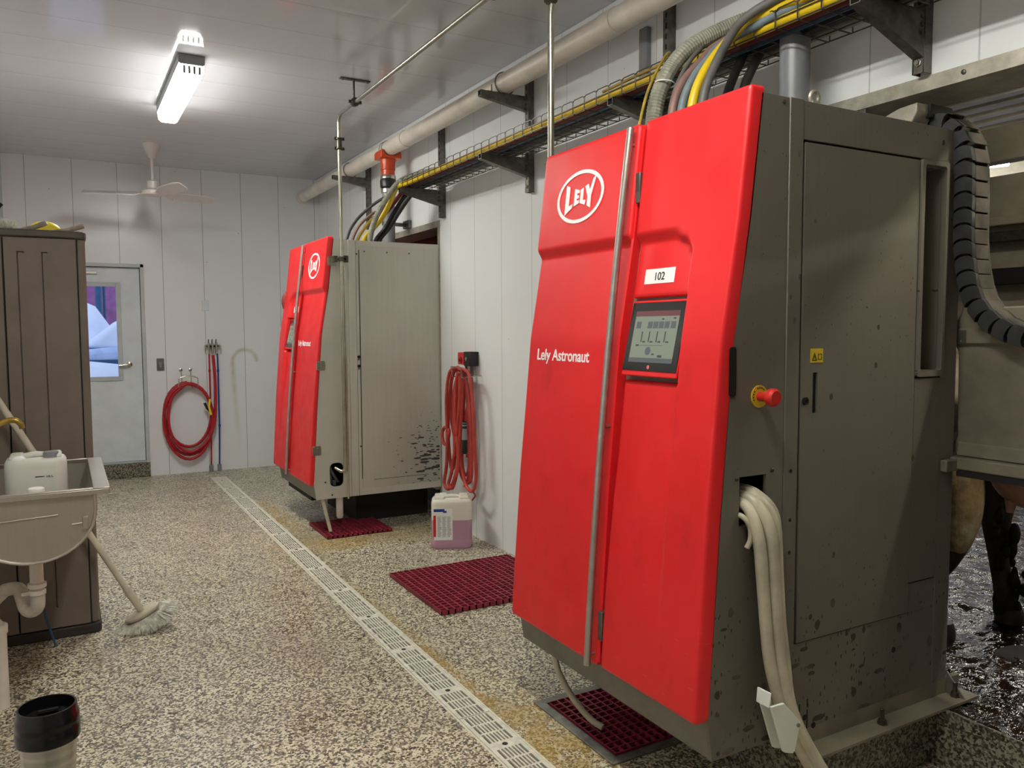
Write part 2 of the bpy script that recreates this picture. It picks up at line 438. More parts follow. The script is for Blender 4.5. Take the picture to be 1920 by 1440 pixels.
# ------------------------------------------------------------------ room shell
O1a, O1b, O2a, O2b = -.6, 2.80, 5.86, 7.75   # openings along the side wall
DX0, DX1 = 1.30, 1.445      # drain trench
m = MB()
m.box(XL-.2, DX0-.005, YR, YB, -.1, 0).box(DX1+.005, XW, YR, YB, -.1, 0).box(XW, WT, O1b, YB, -.1, 0)
m.box(DX0-.005, DX1+.005, 8.77, YB, -.1, 0).box(DX0-.005, DX1+.005, YR, YB, -.14, -.1)
struct(m, 'floor', M['floor'], smooth=0)
struct(MB().box(XL-.2, XW+.25, YR, YB, ZC, ZC+.1), 'ceiling', M['ceil'], smooth=0)
struct(MB().box(XL-.2, XL, YR, YB, 0, ZC), 'wall_left', M['wall_side'], smooth=0)
struct(MB().box(-.485, -.455, YB-.03, YB, 0, ZC), 'trim_1', M['frame_paint'])
struct(MB().box(XL-.2, XW+.2, YR-.15, YR, 0, ZC), 'wall_front', M['wall'], smooth=0)
# back wall with doorway (outer door recessed)
DL, DR, DT, DB = -.19, .762, 2.225, .16
m = MB().box(XL-.2, DL, YB, YB+.2, 0, ZC).box(DR, XW+.25, YB, YB+.2, 0, ZC).box(DL, DR, YB, YB+.2, DT, ZC)
struct(m, 'wall_back', M['wall'], smooth=0)
struct(MB().box(DL, DR, YB-.02, YB+.2, 0, .15), 'door_step', M['kerb'], bevel=.006)
# side wall pieces: openings Y 5.85-7.6 (far robot) and -.6-2.82 (near robot)
m = MB().box(XW, WT, O1b, O2a, 0, ZC).box(XW, WT, O2b, YB, 0, ZC).box(XW, WT, YR, O1a, 0, ZC)
m.box(XW, WT, O1a, O1b, ZO, ZC).box(XW, WT, O2a, O2b, ZO, ZC)
struct(m, 'wall_right', M['wall_side'], smooth=0)
# cove strip along the ceiling
struct(MB().box(XW-.035, XW, YR, YB, ZC-.06, ZC), 'trim_2', M['wall_side'], bevel=.008)
# metal trims around openings
struct(MB().box(XW-.006, XW, O1a, O1b, ZO, ZO+.045).box(XW-.006, WT, O1a, O1b, ZO-.006, ZO), 'trim_3', M['galv_light'])
struct(MB().box(XW-.006, XW, O2a-.04, O2b, ZO, ZO+.045).box(XW-.006, WT, O2a, O2b, ZO-.006, ZO), 'trim_4', M['galv_light'])
struct(MB().box(XW-.008, XW, O2a-.035, O2a, .0, ZO).box(XW-.008, WT, O2a-.006, O2a, 0, ZO), 'trim_5', M['galv_light'])
for y in (1.62, .8, 2.4): struct(MB().lathe([(.008, 0), (.008, .004), (.004, .006)], (XW-.006, y, ZO+.022), (-1,0,0), 10), 'trim_screw', M['inox_dark'])
# raised cow floor and robot kerbs
m = MB().box(XW, 9.2, YR, O1b, -.1, KZ).box(WT-.02, 9.2, O1b, 12, -.1, KZ)
from mathutils import noise as mnoise
gx0, gx1, gy0, gy1, st = XW+.001, 6.2, -.2, 4.6, .015
m.v = []; m.f = []
m.box(XW, 9.2, YR, O1b, -.1, KZ-.03).box(WT-.02, 9.2, O1b, 12, -.1, KZ-.03)
m.box(gx1, 9.2, YR, 12, KZ-.03, KZ).box(XW, gx1, YR, gy0, KZ-.03, KZ).box(WT, gx1, gy1, 12, KZ-.03, KZ)
nx = int((gx1-gx0)/st); ny = int((gy1-gy0)/st); v = []; f = []
for j in range(ny+1):
    for i in range(nx+1):
        x = gx0+(gx1-gx0)*i/nx; y = gy0+(gy1-gy0)*j/ny
        h = .004*mnoise.noise(Vector((x*50, y*62, 5)))+.015*mnoise.noise(Vector((x*9, y*11, 0)))+.009*mnoise.noise(Vector((x*24, y*30, 3)))+.012*mnoise.noise(Vector((x*3, y*3, 7)))
        if i == 0: h = min(h, 0)-.001
        v.append((x, y, KZ+h-.004))
for j in range(ny):
    for i in range(nx):
        q = j*(nx+1)+i; f.append((q, q+1, q+nx+2, q+nx+1))
m2 = MB(); m2.add(v, f); struct(m2, 'floor', M['wet'], smooth=180)
struct(m, 'floor', M['wet'], smooth=0)
struct(MB().box(XW-.012, XW+.001, YR, O1b, 0, KZ+.003), 'kerb_face', M['kerb'])
struct(MB().box(KX, XW+.05, 1.665, 2.79, 0, KZ), 'kerb', M['kerb'], bevel=.01)


# door 1
d = tag(thing('door_1', ((DL+DR)/2, YB, DB), None, None), kind='structure')
fr = MB()
for a, b in ((DL, DL+.035), (DR-.035, DR)): fr.box(a, b, YB-.012, YB+.14, .15, DT)
fr.box(DL, DR, YB-.012, YB+.14, DT-.035, DT)
for a, b in ((DL+.035, DL+.06), (DR-.06, DR-.035)): fr.box(a, b, YB+.085, YB+.14, .15, DT-.035)
fr.box(DL+.035, DR-.035, YB+.085, YB+.14, DT-.06, DT-.035)
fr.box(DL, DR, YB+.02, YB+.14, .15, .166)
fr.build('door_frame', M['frame_paint'], d, bevel=.003)
a0, a1, w0, w1, wz0, wz1 = DL+.04, DR-.04, .0, .505, 1.055, 2.0
pl = MB().plate([(a0, .17), (a1, .17), (a1, DT-.04), (a0, DT-.04)], [rrect(w0-.0, w1, wz0, wz1, .005, 1)], YB+.045, YB+.085)
door_leaf = pl.build('door_leaf', M['door_paint'], d, smooth=0)
g = MB()
for q in ((w0-.035, w0+.01, wz0-.035, wz1+.035), (w1-.01, w1+.035, wz0-.035, wz1+.035)): g.box(q[0], q[1], YB+.033, YB+.05, q[2], q[3])
g.box(w0, w1, YB+.033, YB+.05, wz0-.035, wz0+.01).box(w0, w1, YB+.033, YB+.05, wz1-.01, wz1+.035)
g.build('glazing_bead', M['frame_paint'], d, bevel=.003)
MB().box(w0, w1, YB+.062, YB+.067, wz0, wz1).build('window_pane', M['glass'], d, smooth=0)
h = MB().lathe([(.028, 0), (.028, .008), (.012, .012), (.012, .05)], (.6, YB+.045, 1.185), (0,-1,0), 16).tube([(.6, YB, 1.185), (.585, YB-.004, 1.184), (.5, YB-.004, 1.178)], .011, 10)
h.build('door_handle', M['inox'], d)
MB().box(.12, .33, YB+.015, YB+.045, 2.115, 2.14).tube([(.05, YB+.02, 2.09), (.3, YB+.03, 2.125)], .008, 6).build('door_closer', M['alu'], d, bevel=.003)

# outside seen through the door window
struct(MB().box(-12, 14, YB+.4, 60, -.35, -.25), 'ground_snow', M['snow'])
ws = MB().box(-14, 12, 30, 30.3, 0, 4.4)
tag(ws.build('barn_wall', M['barn_red'], smooth=0), 'red barn wall seen through the door window', 'building')
p = MB()
for k in range(5):
    rr = [.9, 1.0, .95, 1.1, 1.0, .9, 1.0][k]
    p.sphere((-3.2+k*1.15, 12.6+(k % 3)*.3, -.25), rr*1.25, (1.2, .7, 1.0), 18, 10)
p.sphere((.28, 15.6, .2), 1.25, (.55, .8, 1.5), 16, 9)
tag(p.build('snow_bank', M['snow'], smooth=60), 'white snow bank outside the door window', 'snow', kind='stuff')
o = thing('parked_car', (1.2, 14.4, -.25), 'snow-covered parked vehicle outside the door window', 'car')
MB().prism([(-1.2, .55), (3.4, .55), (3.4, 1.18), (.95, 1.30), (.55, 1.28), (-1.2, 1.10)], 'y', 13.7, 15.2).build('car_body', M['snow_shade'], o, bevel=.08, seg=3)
MB().prism([(.28, 1.29), (.80, 1.72), (2.6, 1.80), (3.2, 1.2), (.95, 1.20)], 'y', 13.85, 15.05).build('car_cabin', M['snow'], o, bevel=.08, seg=3)
MB().box(-1.1, 3.3, 13.66, 13.72, 1.0, 1.10).build('car_trim', M['blue_dark'], o)
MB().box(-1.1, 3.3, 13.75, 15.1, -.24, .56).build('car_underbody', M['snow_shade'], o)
tag(MB().tube([(.80, 22, -.3), (.80, 22, 5)], .075).build('pole', M['blue_dark']), 'thicker dark pole outside, seen through the door window', 'pole')
tag(MB().tube([(.93, 22.2, -.3), (.93, 22.2, 5)], .035).build('pole', M['blue_dark']), 'thinner dark pole outside, seen through the door window', 'pole')

# ------------------------------------------------------------------ drain
def drain_cover(y0, y1):
    o = thing('drain_cover', ((DX0+DX1)/2, y0, -.005), 'pale slotted drain cover lying in the long floor channel', 'drain cover', 'slotted covers in the floor drain')
    m = MB(); n = 7; a, b = DX0+.006, DX1-.006
    m.box(a, a+.016, y0+.002, y1-.002, -.008, .002).box(b-.016, b, y0+.002, y1-.002, -.008, .002)
    w = (b-a-.032)/n
    for k in range(1, n): m.box(a+.016+w*k-.0034, a+.016+w*k+.0034, y0+.002, y1-.002, -.008, .002)
    L = y1-y0; c = y0+L/2
    yy = [(y0+.002, y0+.007), (c-.027, c+.027), (y1-.007, y1-.002)]
    for s in (0, 1):
        s0 = y0+.007 if s == 0 else c+.027; s1 = c-.027 if s == 0 else y1-.007
        for j in (1, 2): yy.append((s0+(s1-s0)*j/3-.005, s0+(s1-s0)*j/3+.005))
    for q in yy: m.box(a+.01, b-.01, q[0], q[1], -.0078, .0018)
    m.build('cover_grid', M['grating'], o, smooth=0)
    MB().lathe([(.011, 0), (.011, .002), (.007, .003)], ((a+b)/2, c, .001), (0,0,1), 12).build('cover_bolt', M['inox_dark'], o)
y = 2.263-.0
y = 2.263-.505
while y < 8.6:
    drain_cover(y, min(y+.504, 8.76)); y += .505
m = MB().box(DX0-.005, DX0+.004, YR, 8.77, -.1, .001).box(DX1-.004, DX1+.005, YR, 8.77, -.1, .001).box(DX0-.005, DX1+.005, 8.76, 8.77, -.1, .001)
ch = thing('drain_channel', (DX0, 4, 0), 'steel edged channel drain running along the floor', 'drain')
m.build('channel_rim', M['grating'], ch, smooth=0)
MB().box(DX0+.004, DX1-.004, YR, 8.76, -.1, -.05).build('channel_shade', M['dark'], ch, smooth=0)  # dark strip stands in for the shade below the slots

def lattice(m, x0, x1, y0, y1, nx, ny, z0, z1, t):
    for k in range(nx+1):
        x = x0+(x1-x0)*k/nx; m.box(max(x0, x-t/2), min(x1, x+t/2), y0, y1, z0, z1)
    for k in range(ny+1):
        y = y0+(y1-y0)*k/ny; m.box(x0, x1, max(y0, y-t/2), min(y1, y+t/2), z0, z1-.0004)
# mat between the robots
o = thing('floor_grating', (2.1, 4.2, 0), 'maroon grid mat lying on the floor between the two machines', 'floor mat')
m = MB(); lattice(m, 1.715, 2.55, 3.845, 4.625, 20, 19, .004, .028, .0085); m.build('grid', M['mat_red'], o, smooth=0)
MB().box(1.722, 2.543, 3.85, 4.62, .001, .004).build('mat_base', M['mat_red_dark'], o, smooth=0)
# pit grate under near robot
o = thing('pit_grating', (1.78, 2.45, 0), 'maroon square grid in a grey steel frame below the nearest red machine', 'floor grating')
m = MB(); m.prism([(1.63, 2.195), (1.963, 2.195), (1.963, 2.235), (1.67, 2.235)], 'z', .0, .008); m.prism([(1.63, 2.195), (1.67, 2.235), (1.67, 2.70), (1.63, 2.74)], 'z', 0, .008)
m.prism([(1.63, 2.74), (1.67, 2.70), (1.963, 2.70), (1.963, 2.74)], 'z', 0, .008).prism([(1.963, 2.195), (1.963, 2.74), (1.94, 2.70), (1.94, 2.235)], 'z', 0, .008)
m.build('steel_frame', M['pit_frame'], o, bevel=.002)
m = MB(); lattice(m, 1.675, 1.937, 2.24, 2.695, 7, 13, .001, .014, .006); m.build('grid', M['mat_red'], o, smooth=0)
MB().box(1.672, 1.94, 2.236, 2.699, .0002, .0012).build('pit_bottom', M['dark'], o, smooth=0)
o = thing('pit_grating', (1.88, 5.95, 0), 'dark red grating on the floor under the far red machine', 'floor grating')
m = MB(); lattice(m, 1.64, 2.14, 5.70, 6.20, 13, 13, .004, .022, .012); m.build('grid', M['mat_red'], o, smooth=0)
MB().box(1.64, 2.14, 5.70, 6.20, .0005, .005).build('pit_bottom', M['mat_red_dark'], o, smooth=0)

# ------------------------------------------------------------------ milking robots
XB = [(.385, 1.537), (.98, 1.573), (1.49, 1.617), (1.85, 1.678), (2.225, 1.722)]
def xf(z): return interp(z, XB)
W = 1.105
def recess(yp, z, left):
    """how far the front surface steps in"""
    zt = 1-sstep(1.803, 1.853, z)
    fade = .55+.45*sstep(.35, 1.5, z)
    if not left: fade = sstep(.50, 1.35, z)
    if left: return .026*zt*fade
    e = sstep(.172, .196, yp)
    # rounded corner of the recess
    r = .06; cy, cz = .196+r, 1.80-r
    if yp < cy and z > cz:
        dd = math.hypot(yp-cy, z-cz)-r
        return .026*(1-sstep(-.006, .03, dd))*fade
    return .026*zt*e*fade
def front_panel(y0, y1, z0, z1, left, notch=None, cr=.02):
    def lines(a, b, hard):
        s = {a, b}
        for h in hard:
            for q in (0, .004, .009, .016):
                for sg in (-1, 1):
                    if a <= h+sg*q <= b: s.add(round(h+sg*q, 4))
        n = max(2, int((b-a)/.022))
        for k in range(n+1):
            q = a+(b-a)*k/n
            if min(abs(q-t) for t in s) > .006: s.add(round(q, 4))
        return sorted(s)
    hy = [y0, y1]+([notch[0]] if notch else [])+([] if left else [.184])
    hz = [z0, z1, 1.805, 1.85]+([notch[2], notch[3]] if notch else [])
    Y = lines(y0, y1, hy); Z = lines(z0, z1, hz)
    def inside(y, z): return not (notch and y > notch[0] and notch[2] < z < notch[3])
    def dist(y, z):
        d = min(y-y0, y1-y, z-z0, z1-z)
        if notch:
            dy = notch[0]-y; dz = max(notch[2]-z, z-notch[3])
            d2 = max(dy, dz) if not (dy > 0 and dz > 0) else math.hypot(dy, dz)
            d = min(d, max(d2, 0))
        return max(d, 0)
    def warp(y, z):
        for cy, sy in ((y0+cr, -1), (y1-cr, 1)):
            for cz, sz in ((z0+cr, -1), (z1-cr, 1)):
                if (y-cy)*sy > 0 and (z-cz)*sz > 0:
                    u, v = (y-cy)*sy/cr, (z-cz)*sz/cr
                    return cy+sy*cr*u*math.sqrt(1-v*v/2), cz+sz*cr*v*math.sqrt(1-u*u/2)
        return y, z
    R = .012; v = []; f = []; idx = {}
    def vert(i, j, back):
        k = (i, j, back)
        if k not in idx:
            y, z = Y[i], Z[j]
            if back: x = xf(z)+.048
            else:
                d = min(dist(y, z), R); x = xf(z)+recess(y, z, left)+(R-math.sqrt(max(0, R*R-(R-d)**2)))*.9
            wy, wz = warp(y, z); idx[k] = len(v); v.append((x, wy, wz))
        return idx[k]
    cells = {(i, j) for i in range(len(Y)-1) for j in range(len(Z)-1) if inside((Y[i]+Y[i+1])/2, (Z[j]+Z[j+1])/2)}
    for i, j in cells:
        for b in (0, 1):
            q = [vert(i, j, b), vert(i+1, j, b), vert(i+1, j+1, b), vert(i, j+1, b)]
            f.append(tuple(q if b else q[::-1]))
        for di, dj, e in ((-1, 0, ((i, j+1), (i, j))), (1, 0, ((i+1, j), (i+1, j+1))), (0, -1, ((i, j), (i+1, j))), (0, 1, ((i+1, j+1), (i, j+1)))):
            if (i+di, j+dj) not in cells:
                (a, b2), (c, d2) = e
                f.append((vert(a, b2, 0), vert(c, d2, 0), vert(c, d2, 1), vert(a, b2, 1)))
    m = MB(); m.add(v, f); return m

def ellipse_ring(cy, cz, a, b, t, n=48):
    return [(cy+a*math.cos(2*PI*k/n), cz+b*math.sin(2*PI*k/n)) for k in range(n)], [(cy+(a-t)*math.cos(2*PI*k/n), cz+(b-t)*math.sin(2*PI*k/n)) for k in range(n)]
def logo(m, cu, cz, a, b, X, sgn):
    """ring and letters; u runs left to right as read, X(z) gives depth"""
    n = 56; t = .0135
    o, i = ellipse_ring(0, 0, a, b, t, n)
    def P(u, z, off): return (X(cz+z)-off, cu+sgn*u, cz+z)
    v = []; f = []
    for k in range(n):
        v += [P(*o[k], .0025), P(*i[k], .0025), P(*o[k], 0), P(*i[k], 0)]
    for k in range(n):
        q = 4*k; r = 4*((k+1) % n)
        f += [(q, r, r+1, q+1), (q+2, q+3, r+3, r+2), (q, q+2, r+2, r), (q+1, r+1, r+3, q+3)]
    m.add(v, f)
    s = lambda u: .30+.62*abs(u)**1.15
    L1 = [(-.66, 1), (-.50, 1), (-.50, -.62), (-.30, -.62), (-.34, -1), (-.66, -1.12)]
    E1 = [(-.24, 1), (-.02, 1), (-.02, .55), (-.13, .55), (-.13, .25), (-.04, .25), (-.04, -.2), (-.13, -.2), (-.13, -.5), (-.02, -.5), (-.02, -1), (-.24, -1)]
    L2 = [(.04, 1), (.16, 1), (.16, -.5), (.30, -.5), (.27, -1), (.04, -1)]
    Y1 = [(.24, 1), (.37, 1), (.46, .3), (.58, 1.1), (.72, 1.18), (.53, -.15), (.53, -1.05), (.38, -1.0), (.38, -.15)]
    for g in (L1, E1, L2, Y1):
        q = [(u*a*.92, w*s(u)*b*.80) for u, w in g]
        nn = len(q); v = [P(*p, .0028) for p in q]+[P(*p, 0) for p in q]
        # triangulate with bmesh for concave safety
        bm = bmesh.new(); vs = [bm.verts.new((p[0], p[1], 0)) for p in q]
        for k in range(nn): bm.edges.new((vs[k], vs[(k+1) % nn]))
        bmesh.ops.triangle_fill(bm, edges=bm.edges[:], use_beauty=True); bm.verts.index_update()
        fs = [tuple(x.index for x in ff.verts) for ff in bm.faces]; bm.free()
        m.add(v, fs+[tuple(i+nn for i in ff) for ff in fs]+[(k, (k+1) % nn, nn+(k+1) % nn, nn+k) for k in range(nn)])
def text(parent, name, body, loc, size, mat, rot, ext=.0008, bold=0., align='LEFT', sx=1.0):
    c = bpy.data.curves.new(name, 'FONT'); c.body = body; c.size = size; c.extrude = ext; c.offset = bold; c.align_x = align
    o = bpy.data.objects.new(name, c); C.objects.link(o); c.materials.append(mat); o.parent = parent
    off = Vector((0,0,0)); q = parent
    while q is not None: off += Vector(q.location); q = q.parent
    bpy.context.view_layer.update()
    me = bpy.data.meshes.new_from_object(o.evaluated_get(bpy.context.evaluated_depsgraph_get()))
    bpy.data.objects.remove(o); me.transform(Matrix.Diagonal((sx, 1, 1, 1)))
    o = bpy.data.objects.new(name, me); C.objects.link(o); o.parent = parent
    if not me.materials: me.materials.append(mat)
    o.location = Vector(loc)-off; o.rotation_euler = rot; return o

def robot(Y0, mirror, tagtext, label):
    near = not mirror
    root = thing('milking_robot', (2.1, Y0+W/2, KZ), label, 'milking robot')
    T = (lambda x, y, z: (x, Y0+(W-y), z)) if mirror else (lambda x, y, z: (x, Y0+y, z))
    sgn = -1          # reading direction: viewer faces +X, so left-to-right is -Y
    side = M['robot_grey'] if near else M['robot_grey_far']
    # ---- body shell
    prof = [(1.603, .273), (1.583, .40), (1.588, .42), (1.625, .98), (1.667, 1.494), (1.722, 1.857), (1.762, 2.2)]
    YE = Y0+W-.012
    m = MB()
    back = 2.64
    m.prism([(p[0], p[1]) for p in prof]+[(back, 2.2), (back, .273)], 'y', YE-.012, YE)       # far side
    fr = prof
    for a, b in zip(fr, fr[1:]):
        m.hexa([(a[0], Y0+.012, a[1]), (a[0]+.012, Y0+.012, a[1]), (a[0]+.012, YE-.012, a[1]), (a[0], YE-.012, a[1]),
                (b[0], Y0+.012, b[1]), (b[0]+.012, Y0+.012, b[1]), (b[0]+.012, YE-.012, b[1]), (b[0], YE-.012, b[1])])
    m.box(1.605, back, Y0+.012, YE-.012, .273, .283).box(1.762, back, Y0+.012, YE, 2.188, 2.2).box(back-.012, back, Y0+.012, YE-.012, .283, 2.188)
    body = m.build('cabinet_body', M['skirt'], root, smooth=20)
    # ---- near side plates
    if near: hole = [(1.695, .955), (1.803, .955), (1.803, 1.10), (1.695, 1.10)]
    else: hole = rrect(1.705, 1.81, .36, .54, .04)
    so = [(p[0], p[1]) for p in prof]+[(1.872, 2.2), (1.872, .273)]
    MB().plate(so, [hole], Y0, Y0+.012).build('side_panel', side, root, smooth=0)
    MB().box(1.874, 1.932, Y0-.003, Y0+.014, .273, 2.203).build('corner_post', side, root, bevel=.003)
    if near:
        MB().box(1.934, 2.64, Y0, Y0+.012, 2.088, 2.2).build('top_rail', side, root, bevel=.002)
        dr = MB().plate([(1.94, .56), (2.484, .56), (2.484, 2.08), (1.94, 2.08)], [rrect(1.99, 2.012, 1.27, 1.395, .003, 2)], Y0-.004, Y0+.012).build('service_door', side, root, smooth=0)
        MB().box(1.988, 2.014, Y0+.004, Y0+.012, 1.268, 1.397).build('latch_slot', M['black'], dr)
        MB().lathe([(.012, 0), (.012, .006), (.005, .007), (.004, .003)], (1.957, Y0-.004, 1.31), (0,-1,0), 14).build('key_lock', M['black'], dr)
        lb = MB().box(1.977, 2.032, Y0-.0055, Y0-.004, 1.425, 1.468).build('warning_label', M['yellow_label'], dr)
        w = MB()
        tri = [(1.983, 1.431), (2.005, 1.431), (1.994, 1.456)]; ti = [(1.987, 1.4335), (2.001, 1.4335), (1.994, 1.4505)]
        w.plate(tri, [ti], Y0-.0062, Y0-.0055); w.plate([(2.009, 1.434), (2.026, 1.434), (2.026, 1.452), (2.009, 1.452)], [[(2.011, 1.436), (2.024, 1.436), (2.024, 1.450), (2.011, 1.450)]], Y0-.0062, Y0-.0055)
        w.box(1.9933, 1.9947, Y0-.0062, Y0-.0055, 1.437, 1.446)
        w.build('warning_symbol', M['black'], lb, smooth=0)
        # moulded tall pocket
        pk = MB().plate(rrect(2.487, 2.632, 1.365, 2.085, .012), [rrect(2.503, 2.618, 1.385, 2.068, .01)], Y0-.012, Y0+.012)
        pk.box(2.500, 2.506, Y0+.008, Y0+.07, 1.38, 2.07).box(2.615, 2.621, Y0+.008, Y0+.07, 1.38, 2.07).box(2.5, 2.62, Y0+.008, Y0+.07, 1.38, 1.386).box(2.5, 2.62, Y0+.008, Y0+.07, 2.064, 2.07).box(2.5, 2.62, Y0+.066, Y0+.072, 1.38, 2.07)
        pk.build('recessed_pocket', side, root, smooth=25)
        MB().box(2.49, 2.634, Y0-.002, Y0+.012, .66, 1.36).build('lower_rear_panel', side, root, bevel=.002)
        MB().box(1.934, 2.634, Y0, Y0+.012, .273, .556).box(2.49, 2.634, Y0, Y0+.012, .556, .656).build('base_panel', side, root, bevel=.001)
        MB().box(2.636, 2.722, Y0, Y0+.10, .24, 2.2).build('rear_post', side, root, bevel=.003)
        MB().prism([(Y0-.075, .213), (Y0+.02, .213), (Y0+.02, .273), (Y0+.0, .273), (Y0-.001, .222), (Y0-.075, .222)], 'x', 1.965, 2.80).build('base_flange', M['stall'], root)
        MB().prism([(Y0-.07, .222), (Y0, .222), (Y0, .30)], 'x', 2.724, 2.73).build('gusset', side, root, smooth=0)
        for x in (2.32, 2.72):
            MB().lathe([(.017, 0), (.017, .003), (.013, .004), (.013, .016), (.007, .017), (.007, .05), (.005, .052)], (x, Y0-.036, .222), (0,0,1), 6).build('anchor_bolt', M['inox_dark'], root, smooth=0)
        for x, z in ((1.903, 1.10), (1.903, .95), (1.903, .85), (1.903, .56)): MB().lathe([(.0055, 0), (.0055, .001)], (x, Y0-.003, z), (0,-1,0), 12).build('screw_hole', M['dark'], root)
        for x, z in ((1.99, .31), (2.03, .275), (2.42, .44)): MB().lathe([(.01, 0), (.01, .001)], (x, Y0, z), (0,-1,0), 12).build('drain_hole', M['dark'], root)
        for x, z in ((1.965, .345), (2.0, .355), (2.0, .32), (2.0, .285)): MB().box(x-.0025, x+.0025, Y0-.001, Y0, z-.013, z+.013).build('vent_slot', M['dark'], root)
        for x, z in ((1.683, 1.095), (1.826, 1.11), (1.62, .41), (1.625, .29), (1.85, 2.185)): MB().lathe([(.006, 0), (.006, .003), (.003, .005)], (x, Y0, z), (0,-1,0), 10).build('screw', M['inox_dark'], root)
        # emergency stop
        es = MB().lathe([(.033, 0), (.033, .003)], (1.768, Y0, 1.332), (0,-1,0), 28).build('stop_button_plate', M['yellow_label'], root)
        MB().lathe([(.014, .003), (.014, .03), (.017, .032), (.026, .045), (.026, .058), (.02, .066)], (1.768, Y0, 1.332), (0,-1,0), 24).build('stop_button', M['estop'], es, smooth=30)
        for k in range(9):
            a = -.4+k*.33
            if k == 4: continue
            MB().box(1.768-.0255*math.cos(a)-.0018, 1.768-.0255*math.cos(a)+.0018, Y0-.0036, Y0-.003, 1.332+.0255*math.sin(a)-.0025, 1.332+.0255*math.sin(a)+.0025).build('ring_mark', M['black'], es)
        # black hinge pocket behind the red edge
        MB().prism([(p[0]-.0, p[1]) for p in rrect(1.648, 1.674, 1.335, 1.478, .010)], 'y', Y0-.003, Y0+.004).build('grip_pocket', M['black'], root)
        # lifting eye
        MB().tube([(2.0+.018*math.cos(a*PI/8), Y0+.02, 2.222+.018*math.sin(a*PI/8)) for a in range(16)], .006, 8, closed=True).box(1.985, 2.015, Y0+.012, Y0+.03, 2.195, 2.21).build('lifting_eye', M['galv_light'], root)
        # sheet cap and cable bracket at the rear top
        MB().prism([(2.04, 2.2), (2.04, 2.235), (1.83, 2.295), (1.76, 2.30), (1.76, 2.27), (1.80, 2.2)], 'x', 2.58, 2.67).build('rear_cap', M['galv_light'], root, bevel=.004)
        MB().box(2.64, 2.765, 1.75, 1.78, 2.255, 2.30).build('cap_lip', M['black'], root)
    else:
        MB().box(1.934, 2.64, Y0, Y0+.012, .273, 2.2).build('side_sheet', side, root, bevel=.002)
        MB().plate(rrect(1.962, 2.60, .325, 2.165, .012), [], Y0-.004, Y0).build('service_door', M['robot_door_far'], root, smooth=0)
        MB().box(1.956, 1.961, Y0-.002, Y0+.001, .40, 2.13).box(2.05, 2.5, Y0-.0048, Y0-.0035, .385, .388).build('door_gap', M['dark'], root, smooth=0)
        MB().box(2.6, 2.722, Y0+.06, Y0+.12, .24, 2.2).build('rear_post', side, root)
        for z in (1.33, 1.26):
            MB().lathe([(.012, 0), (.012, .001)], (1.945, Y0-.004, z), (0,-1,0), 14).box(1.941, 1.949, Y0-.0045, Y0-.003, z-.026, z).build('keyhole', M['dark'], root)
        for x, z in ((1.94, 2.10), (1.95, .65), (1.67, .40), (1.72, .30)): MB().lathe([(.007, 0), (.007, .001), (.004, .003)], (x, Y0-.003, z), (0,-1,0), 10).build('screw', M['inox_dark'], root)
        for x in (2.0, 2.18, 2.36): MB().lathe([(.006, 0), (.006, .002)], (x, Y0-.004, 2.12), (0,-1,0), 10).build('screw', M['inox_dark'], root)
        for x, z in ((1.755, 2.04), (1.655, 1.27), (1.612, .64)):
            l = MB().box(x-.03, x+.028, Y0-.006, Y0, z-.035, z+.035).box(x-.005, x+.028, Y0-.016, Y0-.006, z-.024, z+.024).tube([(x-.012, Y0-.014, z-.03), (x-.035, Y0-.014, z-.03), (x-.035, Y0-.014, z+.03), (x-.012, Y0-.014, z+.03)], .003, 6)
            l.build('toggle_latch', M['inox'], root, bevel=.001)
        MB().box(2.0, 2.62, Y0+.30, YE, 0, .272).box(1.655, 2.0, Y0+.34, YE-.02, .2, .272).build('underframe_shade', M['dark'], root)  # rear dark box stands in for shade under the cabinet; front is underframe
        # pipes seen in the round hole
        MB().tube([(1.72, Y0+.06, .50), (1.76, Y0+.06, .42), (1.79, Y0+.08, .38)], .012, 8).tube([(1.73, Y0+.09, .54), (1.74, Y0+.1, .37)], .016, 8).box(1.745, 1.765, Y0+.05, Y0+.07, .36, .4).build('inner_hose', M['hose_grey'], root)
        # outlet pipes below the cabinet
        MB().tube([(1.655, Y0+.05, .285), (1.67, Y0+.03, .2), (1.695, Y0-.03, .03)], .013, 10).build('outlet_hose', M['cream_hose'], root)
        MB().lathe([(.027, 0), (.027, -.17), (.02, -.185)], (1.80, Y0+.08, .285), (0,0,1), 16).build('outlet_pipe', M['pvc_white'], root)
        # far side cover (rounded red thing)
        MB().sphere((1.705, Y0+W-.005, 1.775), .066, (1.0, .35, 1.5), 16, 12).build('side_cover', M['red_sheet_soft'], root, smooth=60)
    # ---- red front panels
    front_panel(.500, 1.105, .378, 2.222, True, cr=.022).map(T).build('left_cover' if near else 'front_cover', M['red'], root, smooth=40)
    rp = front_panel(0, .468, .392, 2.222, False, notch=(.176, .468, 1.362, 1.632), cr=.014).map(T).build('front_cover', M['red'], root, smooth=40)
    # dark gap lining behind the seam
    MB().hexa([T(1.60, .44, .39), T(1.61, .44, .39), T(1.61, .53, .39), T(1.60, .53, .39), T(1.775, .44, 2.2), T(1.785, .44, 2.2), T(1.785, .53, 2.2), T(1.775, .53, 2.2)]).build('seam_lining', M['dark'], root, smooth=0)
    inner = MB()
    for z0, z1 in ((.40, 1.0), (1.0, 1.5), (1.5, 1.86), (1.86, 2.2)):
        inner.hexa([T(xf(z0)+.012, .487, z0), T(xf(z0)+.05, .487, z0), T(xf(z0)+.05, .4985, z0), T(xf(z0)+.012, .4985, z0), T(xf(z1)+.012, .487, z1), T(xf(z1)+.05, .487, z1), T(xf(z1)+.05, .4985, z1), T(xf(z1)+.012, .4985, z1)])
